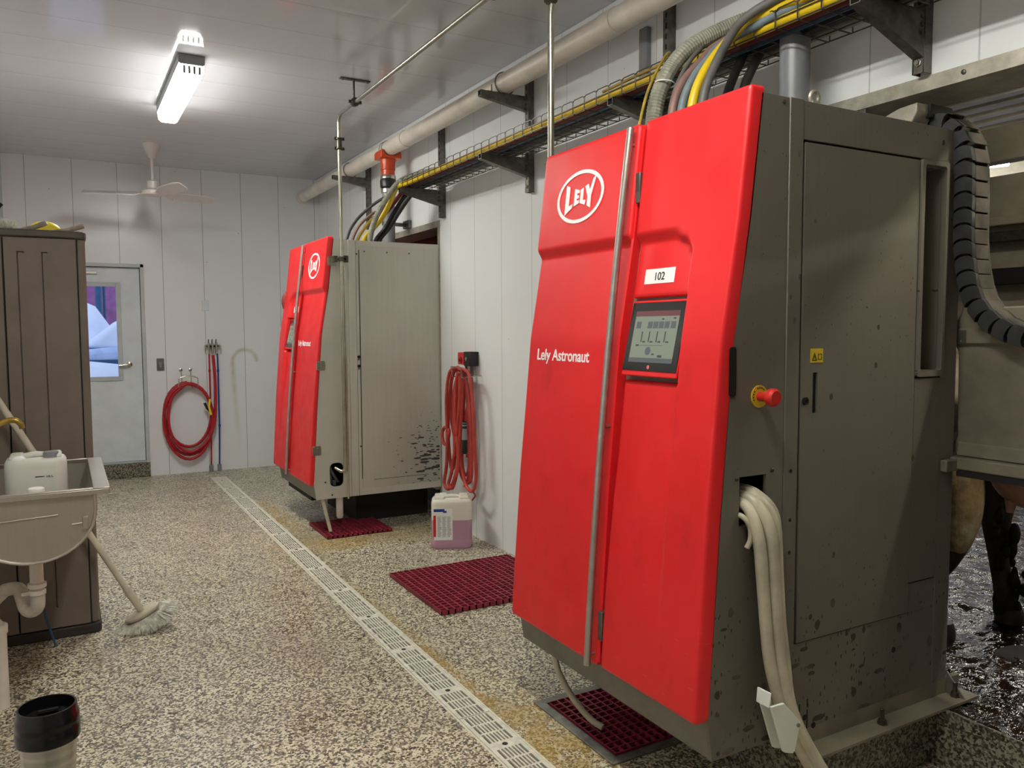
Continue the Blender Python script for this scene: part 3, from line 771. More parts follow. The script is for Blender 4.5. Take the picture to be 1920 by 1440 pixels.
    inner.build('door_edge', M['red'], root, smooth=0)
    for z in (2.0, .53): MB().box(xf(z)-.002, xf(z)+.03, T(0, .478, 0)[1]-.012, T(0, .478, 0)[1]+.012, z-.05, z+.05).build('gap_latch', M['galv'], root, bevel=.002)
    # long handle bar
    XS = lambda z: 1.537+(z-.385)*.055+.0225*(z-.385)**2
    pth = [T(XS(z)-.014, .522, z) for z in [.385+k*(2.205-.385)/14 for k in range(15)]]
    hb = MB().tube(pth, .0125, 14).build('handle_bar', M['alu'], root)
    for z in (.42, 1.2, 2.15): MB().tube([T(xf(z)-.02, .522, z), T(xf(z)+.03, .522, z)], .006, 8).build('handle_standoff', M['alu'], hb)
    # lettering: recessed surface depth on the plain cover
    XLft = lambda z: xf(z)+recess(.8, z, True)
    lg = MB(); c1 = T(0, .827, 0)[1]
    logo(lg, c1, 2.022, .152, .098, XLft, sgn)
    lg.build('logo', M['white'], root, smooth=0)
    ty = T(0, 1.036, 0)[1] if near else T(0, .545, 0)[1]
    zt = 1.412; slope = math.atan((XLft(1.46)-XLft(1.40))/.06)
    text(root, 'lettering', 'Lely Astronaut', (XLft(zt)-.001, ty, zt), .061, M['white'], (PI/2-slope, 0, -PI/2), .0006, .0009, sx=.98)
    # number tag and display
    XR = lambda z: xf(z)+recess(.3, z, False)
    yc = T(0, .342, 0)[1]; zc = 1.700
    t0 = [(XR(zc-.024)-.0015, yc+.073, zc-.024), (XR(zc-.024)+.001, yc+.073, zc-.024), (XR(zc-.024)+.001, yc-.073, zc-.024), (XR(zc-.024)-.0015, yc-.073, zc-.024),
          (XR(zc+.024)-.0015, yc+.073, zc+.024), (XR(zc+.024)+.001, yc+.073, zc+.024), (XR(zc+.024)+.001, yc-.073, zc+.024), (XR(zc+.024)-.0015, yc-.073, zc+.024)]
    nt = MB().hexa(t0).build('number_label', M['label_white'], root, smooth=0)
    s2 = math.atan((XR(zc+.02)-XR(zc-.02))/.04)
    if tagtext: text(nt, 'number', tagtext, (XR(zc-.013)-.002, yc-.0, zc-.013), .036, M['black'], (PI/2-s2, 0, -PI/2), .0003, .0004, 'CENTER')
    # screen unit
    c = T(0, .325, 0)[1]; b0, t1 = 1.378, 1.622
    def scr(u, w, off=0):   # u -1..1 left-right, w 0..1 bottom-top
        z = b0+(t1-b0)*w; x = xf(b0)+.008+(xf(t1)-xf(b0)+.022)*w
        return (x-off, c+sgn*u*.137, z)
    def sq(m, u0, u1, w0, w1, o0, o1): return m.hexa([scr(u0, w0, o1), scr(u0, w0, o0), scr(u1, w0, o0), scr(u1, w0, o1), scr(u0, w1, o1), scr(u0, w1, o0), scr(u1, w1, o0), scr(u1, w1, o1)])
    sc = sq(MB(), -1, 1, 0, 1, -.05, 0).build('display_housing', M['red'], root, bevel=.004)
    sq(MB(), -.97, .97, .075, .975, -.002, .0025).build('display_glass', M['disp_black'], sc, bevel=.001)
    sq(MB(), -.78, .78, .185, .86, .0025, .0032).build('display_screen', M['disp'], sc, smooth=0)
    sq(MB(), -.78, .78, .79, .86, .0032, .0036).build('display_header', M['disp_red'], sc, smooth=0)
    mm = MB()
    for k, u in enumerate((-.7, -.28, -.08, .12, .32, .54)): sq(mm, u, u+.17, .63, .72, .0032, .0036)
    sq(mm, -.78, .78, .185, .245, .0032, .0036)
    mm.build('display_icons', M['disp_grey'], sc, smooth=0)
    mm = MB()
    for u in (-.45, -.18, .1, .38):
        sq(mm, u, u+.035, .45, .59, .0032, .0037); sq(mm, u+.07, u+.17, .445, .465, .0032, .0037)
    sq(mm, -.55, .38, .405, .41, .0032, .0037); sq(mm, .25, .4, .255, .285, .0032, .0037); sq(mm, .03, .12, .285, .305, .0032, .0037)
    sq(mm, .2, .27, .74, .76, .0032, .0037); sq(mm, .6, .68, .75, .772, .0032, .0037); sq(mm, -.6, -.5, .395, .42, .0032, .0037)
    mm.build('display_marks', M['disp_dark'], sc, smooth=0)
    MB().add([scr(-.12+.1*math.cos(k*PI/8), .335+.055*math.sin(k*PI/8), .0036) for k in range(16)]+[scr(-.12+.1*math.cos(k*PI/8), .335+.055*math.sin(k*PI/8), .0032) for k in range(16)],
             [tuple(range(16)), tuple(range(16, 32))]+[(k, (k+1) % 16, 16+(k+1) % 16, 16+k) for k in range(16)]).build('display_tank', M['disp_tank'], sc, smooth=0)
    q = scr(0, .125, .003); MB().lathe([(.0065, 0), (.0065, .001), (.0045, .0015)], q, (-1,0,.12), 16).build('home_button', M['disp_red_light'], sc)
    return root

M['disp_black'] = simple('dark_display_glass', (22,24,24), .12, 0, .03)
def disp(n, c, st=.55):
    t = NT(n); t.set((20,20,20), .15, 0); t.b.inputs['Emission Color'].default_value = (*lin(c), 1); t.b.inputs['Emission Strength'].default_value = st; return t.m
M['disp'] = disp('display_lit', (166,174,150)); M['disp_red'] = disp('display_header_lit', (138,72,74)); M['disp_grey'] = disp('display_icon_lit', (112,116,118))
M['disp_dark'] = disp('display_mark_lit', (74,78,70)); M['disp_tank'] = disp('display_tank_lit', (112,116,128)); M['disp_red_light'] = simple('pink_button', (226,110,110), .3)

R1Y, R2Y = 1.68, 5.835
r1 = robot(R1Y, False, '102', 'nearest red and grey milking machine with large display, labelled 102')
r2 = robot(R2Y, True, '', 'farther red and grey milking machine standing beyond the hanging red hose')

# hose bundle leaving the near robot's side
o = thing('milk_hose_bundle', (1.78, 1.6, .2), 'bundle of milky hoses curving from a side hole down to the floor', 'hoses')
base = [(1.72, 1.84, 1.02), (1.725, 1.74, 1.03), (1.728, 1.668, 1.02), (1.738, 1.632, .94), (1.752, 1.628, .80), (1.766, 1.626, .66), (1.785, 1.624, .54), (1.817, 1.615, .42), (1.862, 1.60, .31), (1.94, 1.57, .17), (2.02, 1.53, .035)]
for dx, dy, r, dz, s0 in ((-.012, -.002, .0185, -.02, 1), (.018, -.014, .0185, .01, 1), (.044, -.004, .0175, .03, 1), (.064, .012, .015, .04, .8), (.0, .016, .014, -.035, 1)):
    pts = []
    for i, (x, y, z) in enumerate(base):
        k = .55 if i < 3 else (1 if i < 7 else .62)
        pts.append((x+dx*k, min(y+dy, 1.660-r*.3) if 2 < i else y+dy*.3, z+dz*(.55 if i < 3 else (1 if i == 3 else (.5 if i == 4 else 0)))))
    MB().tube(spline(pts, 6), r, 14).build('hose', M['cream_hose'], o)
# small stray hose end beside the bundle
MB().tube(spline([(1.70, 1.72, .99), (1.70, 1.668, .985), (1.715, 1.655, .955), (1.717, 1.655, .92), (1.708, 1.66, .895)], 6), .008, 10).build('short_hose', M['cream_hose'], o)
o = thing('hose_clamp', (1.80, 1.6, .38), 'white plastic clamp plate holding the milky hoses', 'clamp')
cp = [(1.714, .458), (1.768, .456), (1.838, .384), (1.834, .370), (1.816, .302), (1.808, .296), (1.778, .306), (1.768, .312)]
MB().prism(cp, 'y', 1.565, 1.573).build('clamp_plate', M['poly_white'], o, bevel=.002)
MB().prism([(x+.055, z-.042) for x, z in cp], 'y', 1.655, 1.661).build('clamp_plate', M['poly_white'], o, bevel=.002)
MB().prism([(1.712, .452), (1.718, .452), (1.722, .495), (1.716, .495)], 'y', 1.57, 1.62).build('clamp_web', M['poly_white'], o, bevel=.002)
MB().lathe([(.006, 0), (.006, .004)], (1.825, 1.565, .378), (0,-1,0), 10).build('clamp_bolt', M['inox'], o)
# outlet hose below near robot
tag(MB().tube(spline([(1.66, 2.62, .285), (1.655, 2.60, .2), (1.665, 2.52, .12), (1.70, 2.44, .05), (1.725, 2.39, .03)], 8), .0125, 12).build('drain_hose', M['cream_hose']), 'cream hose hanging under the nearest machine onto the maroon grate', 'hose')

# ------------------------------------------------------------------ ceiling lights
def light(x, y0, y1, label):
    o = thing('ceiling_light', (x, (y0+y1)/2, ZC), label, 'ceiling light', 'long fluorescent ceiling lights')
    w = .078
    MB().prism([(x-w, ZC), (x+w, ZC), (x+w, ZC-.05), (x+w-.01, ZC-.062), (x-w+.01, ZC-.062), (x-w, ZC-.05)], 'y', y0, y1).build('lamp_housing', M['pvc_grey'], o, bevel=.004)
    MB().prism([(x-w+.003, ZC-.055), (x+w-.003, ZC-.055), (x+w-.010, ZC-.112), (x-w+.010, ZC-.112)], 'y', y0+.006, y1-.006).build('diffuser_side', M['glow_side'], o, bevel=.003)
    MB().prism([(x-w+.011, ZC-.1125), (x+w-.011, ZC-.1125), (x+w-.03, ZC-.13), (x-w+.03, ZC-.13)], 'y', y0+.01, y1-.01).build('diffuser', M['glow'], o, bevel=.004)
    for k in range(4):
        MB().box(x-.052+k*.03, x-.038+k*.03, y0-.002, y0+.006, ZC-.118, ZC-.07).build('end_rib', M['pvc_grey'], o, bevel=.002)
LX = .765
light(LX, 5.42, 6.72, 'lit fluorescent fixture on the glossy ceiling before the fan')
light(LX, .9, 2.2, 'lit fluorescent fixture on the ceiling above the viewer')

# ------------------------------------------------------------------ ceiling fan
FX, FY = .778, 8.14
o = thing('ceiling_fan', (FX, FY, ZC), 'white three-bladed ceiling fan by the far wall', 'ceiling fan')
MB().lathe([(.078, 0), (.075, -.012), (.045, -.09), (.032, -.12)], (FX, FY, ZC), seg=24).build('canopy', M['fan'], o)
MB().lathe([(.013, -.12), (.013, -.34)], (FX, FY, ZC), seg=12).build('rod', M['fan'], o)
MB().lathe([(.03, -.33), (.048, -.34), (.048, -.40), (.036, -.41)], (FX, FY, ZC), seg=24).build('neck', M['fan'], o)
MB().lathe([(.03, -.40), (.095, -.425), (.10, -.445), (.095, -.465), (.04, -.478), (.01, -.48)], (FX, FY, ZC), seg=32).build('motor', M['fan'], o)
def blade(ang, L=.60):
    v = []; n = 14
    ca, sa = math.cos(ang), math.sin(ang)
    for i in range(n+1):
        s = .08+(L-.08)*i/n; w = .022+.045*sstep(.08, .3, s)
        if i == n: w *= .55
        if i == n-1: w *= .88
        for k in (-1, 0, 1):
            z = ZC-.447-.022*k*(1 if s > .12 else .3)+(.006 if k == 0 else 0)
            x = s*ca-w*k*sa; yy = s*sa+w*k*ca
            v.append((FX+x, FY+yy, z))
    m = len(v); v += [(a, b, c-.006) for a, b, c in v]; f = []
    for i in range(n):
        for k in (0, 1):
            q = i*3+k; f.append((q, q+1, q+4, q+3)); f.append((m+q, m+q+3, m+q+4, m+q+1))
    for i in range(n): 
        f.append((i*3, i*3+3, m+i*3+3, m+i*3)); f.append((i*3+2, m+i*3+2, m+i*3+5, i*3+5))
    for i in (0, n):
        q = i*3; f.append((q, m+q, m+q+1, q+1)); f.append((q+1, m+q+1, m+q+2, q+2))
    MB().add(v, f).build('blade', M['fan'], o, smooth=50)
for a in (math.atan2(.16, -.55), math.atan2(-.60, .20), math.atan2(.18, .55)): blade(a)

# ------------------------------------------------------------------ wall struts, brackets, pipes, tray
PX, PZ, PR = 2.425, 3.035, .062     # big white pipe
def strut(y, z0, z1, arms, label):
    o = thing('wall_strut', (XW, y, z0), label, 'wall bracket', 'slotted steel struts on the side wall')
    m = MB().box(XW-.041, XW-.036, y-.02, y+.02, z0, z1)
    for s in (-1, 1): m.box(XW-.041, XW, y+s*.02-.0025, y+s*.02+.0025, z0, z1)
    m.build('channel', M['galv'], o, smooth=0)
    sl = MB(); z = z0+.09
    while z < z1-.03:
        sl.prism(rrect(y-.0065, y+.0065, z-.014, z+.014, .006, 3), 'x', XW-.0418, XW-.0408); z += .05
    sl.build('slots', M['dark'], o, smooth=0)
    MB().lathe([(.013, 0), (.013, .004), (.009, .005), (.009, .012)], (XW-.041, y, z0+.035), (-1,0,0), 6).build('bolt', M['inox'], o, smooth=0)
    for zt, L, h in arms:
        a = MB()
        for s in (-1, 1):
            a.prism([(XW-.041, zt), (XW-.041-L, zt), (XW-.041-L, zt-.03), (XW-.041, zt-h)], 'y', y+s*.018-.002, y+s*.018+.002)
        a.prism([(XW-.041-L, zt-.03), (XW-.041-L, zt-.033), (XW-.041, zt-h-.003), (XW-.041, zt-h)], 'y', y-.02, y+.02)
        n = int(L/.05)
        for k in range(n+1):
            xx = XW-.06-k*.05
            a.box(xx-.012, xx+.012, y-.02, y+.02, zt-.003, zt+.001)
        ar = a.build('arm', M['galv'], o, smooth=0)
        for k in range(3): MB().lathe([(.008, 0), (.008, .005)], (XW-.058, y-.021, zt-.02-k*.028), (0,-1,0), 6).build('arm_bolt', M['inox_dark'], ar, smooth=0)
ZP = PZ-PR                       # pipe rests here
ZT = 2.60                        # tray rests here
up = (ZP-.001, .33, .085); lo = (ZT-.003, .33, .11)
strut(7.42, 2.49, 3.2, [up], 'short slotted strut near the far corner carrying the white pipe')
strut(5.73, 2.395, 3.2, [lo], 'slotted strut where the wire tray ends, above the far machine opening')
strut(4.40, 2.39, 3.2, [up, lo], 'slotted strut with two arms, left of the nearest machine')
strut(3.075, 2.39, 3.2, [lo], 'slotted strut behind the hoses above the nearest machine')
strut(1.76, 2.395, 3.2, [(ZT-.003, .33, .15)], 'slotted strut at upper right with bare lower end')
tag(MB().box(XW-.03, XW, 3.235, 3.30, 2.2, PZ).build('conduit', M['pvc_grey'], bevel=.006), 'flat grey conduit running down the side wall', 'conduit')

o = thing('waste_pipe', (PX, 5, PZ), 'large white plastic pipe running under the ceiling along the side wall', 'pipe')
MB().tube([(PX, YR+.1, PZ), (PX, 9.19, PZ)], PR, 28).build('pipe', M['pvc_white'], o)
for y in (9.12, 6.05, 3.3): MB().tube([(PX, y-.05, PZ), (PX, y+.05, PZ)], PR+.005, 28).build('coupling', M['pvc_white'], o)
for y in (7.42, 4.40): 
    MB().tube([(PX+(PR+.006)*math.cos(a*PI/12), y, PZ+(PR+.006)*math.sin(a*PI/12)) for a in range(-6, 19)], .004, 6).tube([(PX-PR-.03, y, PZ-PR+.045), (PX-PR-.03, y, ZP)], .004, 6).build('pipe_clip', M['galv'], o)
# grey risers with saddles
def riser(y, lab1, label, orange):
    o = thing('vacuum_riser', (PX, y, 2.2), label, 'pipe')
    top = 2.74 if orange else PZ-.05
    MB().tube([(PX, y, 2.202), (PX, y, top-.03)], .052 if orange else .055, 24).build('riser_pipe', M['pvc_grey'], o)
    if orange:
        MB().lathe([(.055, 2.81), (.056, 2.86), (.061, 2.865), (.061, 2.88), (.059, 2.90), (.065, PZ-.075)], (PX, y, 0), seg=28).build('orange_tee', M['orange'], o)
        t_ = MB().prism([(PX-.088, PZ-.085), (PX+.088, PZ-.085), (PX+.088, PZ-.035), (PX+.074, PZ-.015), (PX+.070, PZ-.03), (PX+.04, PZ-.064), (PX-.04, PZ-.064), (PX-.070, PZ-.03), (PX-.074, PZ-.015), (PX-.088, PZ-.035)], 'y', y-.085, y+.085)
        t_.build('orange_saddle', M['orange'], o, bevel=.004)
        MB().lathe([(.060, 2.785), (.064, 2.79), (.064, 2.812), (.060, 2.82)], (PX, y, 0), seg=28).build('steel_band', M['inox'], o)
        MB().lathe([(.055, 2.71), (.066, 2.72), (.069, 2.77), (.063, 2.786)], (PX, y, 0), seg=28).build('rubber_boot', M['black'], o)
        MB().lathe([(.056, 2.672), (.059, 2.675), (.059, 2.705), (.055, 2.71)], (PX, y, 0), seg=28).build('lower_band', M['alu'], o)
        for s in (-.03, .03): MB().tube([(PX+(PR+.004)*math.cos(a*PI/12), y+s, PZ+(PR+.004)*math.sin(a*PI/12)) for a in range(-1, 14)], .002, 6).build('saddle_wire', M['galv'], o)
        MB().box(PX+.05, XW-.03, y+.04, y+.052, 2.41, 2.44).box(XW-.03, XW-.004, y-.03, y+.1, 2.395, 2.46).lathe([(.058, 2.41), (.058, 2.435)], (PX, y, 0), seg=24).build('standoff_clamp', M['galv'], o)
    else:
        MB().lathe([(.059, 2.20), (.059, 2.26)], (PX, y, 0), seg=24).build('collar', M['pvc_grey'], o)
        MB().lathe([(.066, 2.262), (.066, 2.30), (.06, 2.301)], (PX, y, 0), seg=8).box(PX-.08, PX-.05, y-.09, y-.05, 2.265, 2.298).box(PX+.03, PX+.06, y-.085, y-.05, 2.27, 2.31).build('pipe_clamp', M['galv_light'], o, bevel=.002)
        MB().tube([(PX+.02, y-.06, 2.285), (XW-.02, y-.10, 2.345-.055)], .016, 12).build('standoff_tube', M['galv_light'], o)
        MB().box(XW-.012, XW-.0061, y-.17, y+.0, 2.25, 2.335).build('standoff_plate', M['galv'], o, bevel=.002)
        MB().lathe([(.011, 0), (.011, .006)], (XW-.012, y-.13, 2.30), (-1,0,0), 6).build('plate_bolt', M['inox'], o)
riser(6.43, '', 'grey riser with orange tee dropping from the white pipe to the far machine', True)
riser(2.155, '', 'thick grey riser clamped behind the top of the nearest machine', False)

# wire basket tray
TX0, TX1, TY0, TY1 = 2.262, 2.545, -.5, 5.80
o = thing('cable_tray', ((TX0+TX1)/2, 4, ZT), 'wire basket cable tray running along the side wall below the pipe', 'cable tray')
r = .0027
m = MB()
for x, z in ((TX0, ZT), (TX0+.07, ZT), (TX0+.14, ZT), (TX0+.21, ZT), (TX1, ZT), (TX0, ZT+.03), (TX1, ZT+.03), (TX1, ZT+.06)): m.tube([(x, TY0, z), (x, TY1, z)], r, 5)
m.build('long_wires', M['wire'], o)
m = MB(); y = TY0; n = 0
while y <= TY1:
    m.tube([(TX0-.002, y, ZT+.062), (TX0-.002, y, ZT+.003), (TX0+.003, y, ZT-.003), (TX1-.003, y, ZT-.003), (TX1+.002, y, ZT+.003), (TX1+.002, y, ZT+.062)], r, 5)
    # arched top edge
    if y+.1 <= TY1+.01 and True:
        for xx in (TX0-.002, TX1+.002):
            m.tube([(xx, y, ZT+.055), (xx, y+.015, ZT+.064), (xx, y+.085, ZT+.064), (xx, y+.1, ZT+.055)], r, 5)
    y += .1
m.build('cross_wires', M['wire'], o)
# hoses lying in the tray
def inhose(name, x, z, r, mat, label, cat, y0=TY0, y1=5.74, amp=.006, group=None):
    pts = []; n = 26; ph = random.random()*6
    for k in range(n+1):
        yy = y0+(y1-y0)*k/n; pts.append((x+amp*math.sin(ph+yy*2.3), yy, z+abs(amp*.3*math.sin(ph+yy*1.7))))
    return tag(MB().tube(pts, r, 10).build(name, mat), label, cat, group)
def feed(tail, x, z, yy0=TY0, n=24, amp=.004, ph=0, yjoin=5.70):
    pts = [(x+amp*math.sin(ph+(yy0+(yjoin-yy0)*k/n)*2.3), yy0+(yjoin-yy0)*k/n, z) for k in range(n+1)]
    return pts+tail
zb = ZT+.003
# hoses leaving the tray for the far machine
H = dict(
 arc=[(1.925, 6.0, 2.235), (1.963, 6.02, 2.312), (2.037, 6.02, 2.409), (2.146, 5.96, 2.511), (2.231, 5.86, 2.571), (2.265, 5.78, 2.624)],
 rib=[(2.091, 5.95, 2.238), (2.105, 5.95, 2.304), (2.133, 5.93, 2.392), (2.172, 5.88, 2.489), (2.224, 5.82, 2.590), (2.275, 5.75, 2.655)],
 yel=[(2.072, 6.02, 2.244), (2.135, 6.0, 2.319), (2.192, 5.96, 2.4), (2.232, 5.9, 2.5), (2.254, 5.83, 2.597), (2.272, 5.77, 2.625)],
 brn=[(1.988, 6.05, 2.243), (2.04, 6.06, 2.337), (2.108, 6.04, 2.408), (2.153, 6.02, 2.442), (2.20, 6.0, 2.46)],
 yc=[(2.027, 6.04, 2.244), (2.076, 6.04, 2.32), (2.134, 6.03, 2.392), (2.17, 6.02, 2.422), (2.22, 6.01, 2.44)],
 bk1=[(2.189, 6.08, 2.248), (2.254, 6.06, 2.333), (2.304, 6.0, 2.445), (2.35, 5.9, 2.556), (2.385, 5.8, 2.61)],
 bk2=[(2.234, 6.12, 2.254), (2.304, 6.1, 2.344), (2.365, 6.04, 2.462), (2.41, 5.92, 2.571), (2.435, 5.8, 2.62)],
 mar=[(2.12, 6.08, 2.25), (2.164, 6.08, 2.342), (2.23, 6.04, 2.424), (2.285, 5.92, 2.522), (2.32, 5.8, 2.605)],
 blu=[(2.13, 6.12, 2.25), (2.172, 6.1, 2.366), (2.252, 6.05, 2.471), (2.315, 5.92, 2.563), (2.355, 5.8, 2.615)])
def tail(k, first=None):
    q = H[k][::-1]; e = q[-1]
    return spline(([first] if first else [])+q+[(e[0]-.004, e[1], 2.203)], 6)
tl = lambda pts, n=8: spline(pts, n)
def lay(name, key, x, z, r, mat, label, cat, ph=0, amp=.002, seg=10):
    tag(MB().tube(feed(tail(key, (x, 5.72, z)), x, z, ph=ph, amp=amp, yjoin=5.68), r, seg).build(name, mat), label, cat)
lay('yellow_hose', 'yel', 2.287, zb+.023, .0200, M['yellow'], 'thick yellow hose along the outer edge of the wire tray', 'hose', 0, 0, 14)
lay('maroon_cable', 'mar', 2.33, zb+.02, .0165, M['maroon'], 'dark maroon cable in the wire tray beside the yellow hose', 'cable', 1)
lay('blue_cable', 'blu', 2.368, zb+.018, .015, M['blue_dark'], 'dark blue cable in the middle of the wire tray', 'cable', 2)
lay('black_hose', 'bk1', 2.408, zb+.02, .0165, M['black'], 'black hose bending from the tray end down behind the far machine', 'hose', 3)
lay('black_hose', 'bk2', 2.450, zb+.02, .0165, M['hose_dark'], 'charcoal hose nearest the wall, dropping from the tray end', 'hose', 4)
inhose('ribbed_conduit', 2.505, zb+.026, .024, M['ribbed'], 'ribbed grey conduit lying against the wall side of the wire tray', 'conduit', amp=.002, y1=5.6)
tag(MB().tube([(2.40, 5.0, zb+.062), (2.34, 5.4, zb+.062)]+tail('arc', (2.30, 5.68, zb+.058)), .012, 10).build('black_cable', M['hose_dark']), 'thin black cable arching farthest left into the far machine', 'cable')
def ribtube(pts, r, name, mat, label, cat, amp=.0025, n=10, pitch=.009):
    P_ = spline(pts, n)
    # resample evenly
    out = []; acc = 0
    for a, b in zip(P_, P_[1:]):
        L = (b-a).length; k = max(1, int(L/(pitch/2)))
        for j in range(k): out.append(a+(b-a)*j/k)
    out.append(P_[-1])
    rr = [r+amp*(1 if i % 2 else -1)*.5 for i in range(len(out))]
    return tag(MB().tube(out, rr, 12).build(name, mat, smooth=20), label, cat)
ribtube([(2.38, 5.35, zb+.072), (2.33, 5.6, zb+.072)]+H['rib'][::-1]+[(2.088, 5.95, 2.203)], .022, 'ribbed_hose', M['ribbed'], 'ribbed olive grey hose curving into the top of the far machine', 'hose')
tag(MB().tube(tail('brn'), .011, 8).build('brown_hose', M['hose_brown']), 'thin brownish hose entering the far machine, just right of the leftmost black cable', 'hose')
tag(MB().tube(tail('yc'), .012, 8).build('yellow_cable', M['yellow_dim']), 'dull yellow cable entering the far machine top', 'cable')

# hoses dropping from tray into near robot
ribtube([(2.44, 1.0, zb+.085), (2.42, 1.6, zb+.10), (2.39, 2.12, zb+.11), (2.32, 2.31, zb+.10), (2.20, 2.39, 2.645), (2.10, 2.42, 2.57), (2.03, 2.44, 2.46), (2.0, 2.45, 2.345), (1.99, 2.45, 2.203)], .031, 'ribbed_hose', M['ribbed'], 'fat ribbed grey hose arching over the tray into the nearest machine', 'hose')
def drop(pts, r, mat, name, label, cat): tag(MB().tube(spline(pts, 8), r, 12).build(name, mat), label, cat)
drop([(2.43, 1.4, zb+.045), (2.36, 2.1, zb+.055), (2.24, 2.375, 2.635), (2.13, 2.372, 2.566), (2.055, 2.372, 2.461), (2.02, 2.38, 2.349), (2.015, 2.38, 2.203)], .009, M['hose_grey'], 'grey_cable', 'thin grey cable tied along the fat ribbed hose', 'cable')
drop([(2.39, 1.3, zb+.05), (2.34, 2.1, zb+.055), (2.24, 2.345, 2.62), (2.12, 2.33, 2.525), (2.03, 2.325, 2.435), (1.985, 2.325, 2.336), (1.98, 2.325, 2.203)], .0165, M['hose_brown'], 'brown_hose', 'faded reddish brown hose entering the nearest machine', 'hose')
drop([(2.34, 1.2, zb+.062), (2.31, 1.9, zb+.07), (2.22, 2.29, 2.607), (2.12, 2.292, 2.522), (2.04, 2.284, 2.437), (1.995, 2.287, 2.337), (1.99, 2.287, 2.203)], .0155, M['hose_blue'], 'blue_grey_hose', 'faded blue grey hose, middle of those entering the nearest machine', 'hose')
drop([(2.288, 1.0, zb+.067), (2.288, 1.7, zb+.067), (2.28, 2.08, 2.672), (2.235, 2.235, 2.637), (2.14, 2.247, 2.55), (2.05, 2.243, 2.442), (2.01, 2.247, 2.339), (2.0, 2.247, 2.203)], .0175, M['yellow'], 'yellow_hose', 'yellow hose bending from the tray into the nearest machine', 'hose')
drop([(2.335, 1.0, zb+.11), (2.31, 1.6, zb+.125), (2.265, 2.06, zb+.10), (2.20, 2.19, 2.65), (2.13, 2.205, 2.559), (2.05, 2.20, 2.433), (2.02, 2.205, 2.336), (2.01, 2.205, 2.203)], .0165, M['hose_grey'], 'grey_hose', 'dark grey hose curving lowest over the tray edge into the nearest machine', 'hose')
drop([(2.49, 2.1, zb+.04), (2.475, 2.3, zb+.06), (2.45, 2.40, 2.66), (2.38, 2.385, 2.585), (2.31, 2.375, 2.466), (2.27, 2.37, 2.35), (2.26, 2.37, 2.203)], .018, M['hose_dark'], 'black_hose', 'black hose dropping under the tray, left one behind the nearest machine', 'hose')
drop([(2.50, 1.9, zb+.09), (2.505, 2.2, zb+.09), (2.49, 2.35, 2.67), (2.42, 2.337, 2.585), (2.345, 2.325, 2.473), (2.31, 2.32, 2.35), (2.30, 2.32, 2.203)], .018, M['hose_dark'], 'black_hose', 'black hose dropping under the tray, right one behind the nearest machine', 'hose')
drop([(2.30, 2.75, zb+.062), (2.25, 2.66, 2.678), (2.15, 2.582, 2.611), (1.98, 2.463, 2.435), (1.84, 2.335, 2.269), (1.80, 2.30, 2.203)], .0055, M['yellow_dim'], 'yellow_wire', 'thin yellow wire slanting down to the nearest machine top', 'cable')
drop([(2.30, 3.2, zb+.06), (2.30, 2.9, zb+.066), (2.31, 2.6, zb+.07), (2.33, 2.3, zb+.068)], .007, M['yellow_dim'], 'yellow_wire', 'thin yellow wire lying on the tray top', 'cable')
# cable tie
tag(MB().tube([(2.035+.037*math.cos(a*PI/8), 2.43+.037*math.sin(a*PI/8), 2.46-.006*math.cos(a*PI/8)) for a in range(16)], .003, 6, closed=True).build('cable_tie', M['poly_white']), 'white cable tie around the fat ribbed hose', 'cable tie')

# stainless pipes
o = thing('wash_pipe', (1.80, 5.785, 2), 'thin stainless pipe rising beside the far machine and turning along the ceiling', 'pipe')
SX, SY = 1.81, 5.785
MB().tube([(SX, SY, .50)]+[(SX, SY, z) for z in (1, 2, 2.9)]+[(SX, SY, 3.03), (SX-.002, SY-.012, 3.06), (SX-.004, SY-.045, 3.08), (SX-.005, SY-.1, 3.085), (SX-.005, 4.6, 3.087), (SX-.005, 2.95, 3.09), (SX-.005, 2.87, 3.085), (SX-.005, 2.845, 3.06), (SX-.005, 2.84, 3.03), (SX-.03, 2.84, 2.8), (SX-.03, 2.84, 2.15)], .0135, 14).build('pipe', M['inox'], o)
MB().tube([(SX, SY, .50), (SX-.005, SY, .482), (SX-.03, SY+.01, .478), (SX-.06, SY+.06, .50)], .0135, 12).build('pipe_elbow', M['inox'], o)
MB().tube([(SX+.02, SY, .27), (SX+.02, SY, 1.4), (SX+.02, SY, 2.0)], .008, 10).build('thin_pipe', M['inox'], o)
def clampset(z0, c):
    u = MB()
    for z in (z0-.035, z0+.035): u.lathe([(.02, -.007), (.027, -.003), (.027, .003), (.02, .007)], (c[0], c[1], z), seg=16).box(c[0]-.036, c[0]+.036, c[1]-.007, c[1]+.007, z-.01, z+.01)
    u.lathe([(.019, -.03), (.019, .03)], (c[0], c[1], z0), seg=16); return u
clampset(2.885, (SX, SY)).build('union_clamp', M['inox_dark'], o)
MB().box(SX-.036, SX+.034, SY-.006, SY+.018, 2.045, 2.06).box(SX-.055, SX-.03, SY-.003, SY+.048, 2.03, 2.075).lathe([(.021, 2.035), (.021, 2.07)], (SX, SY, 0), seg=14).box(SX+.02, SX+.05, SY-.006, SY+.02, 2.03, 2.08).build('wall_clip', M['inox_dark'], o)
for yy in (5.40, 3.37):
    MB().lathe([(.017, -.02), (.03, -.014), (.03, .014), (.017, .02)], (SX-.005, yy, 3.087), (0,1,0), 16).box(SX-.05, SX+.04, yy-.008, yy+.008, 3.077, 3.097).build('pipe_clamp', M['inox_dark'], o)
MB().lathe([(.02, -.02), (.028, -.012), (.028, .012), (.02, .02)], (SX-.03, 2.84, 2.87), (0,0,1), 16).build('joint_collar', M['inox_dark'], o)
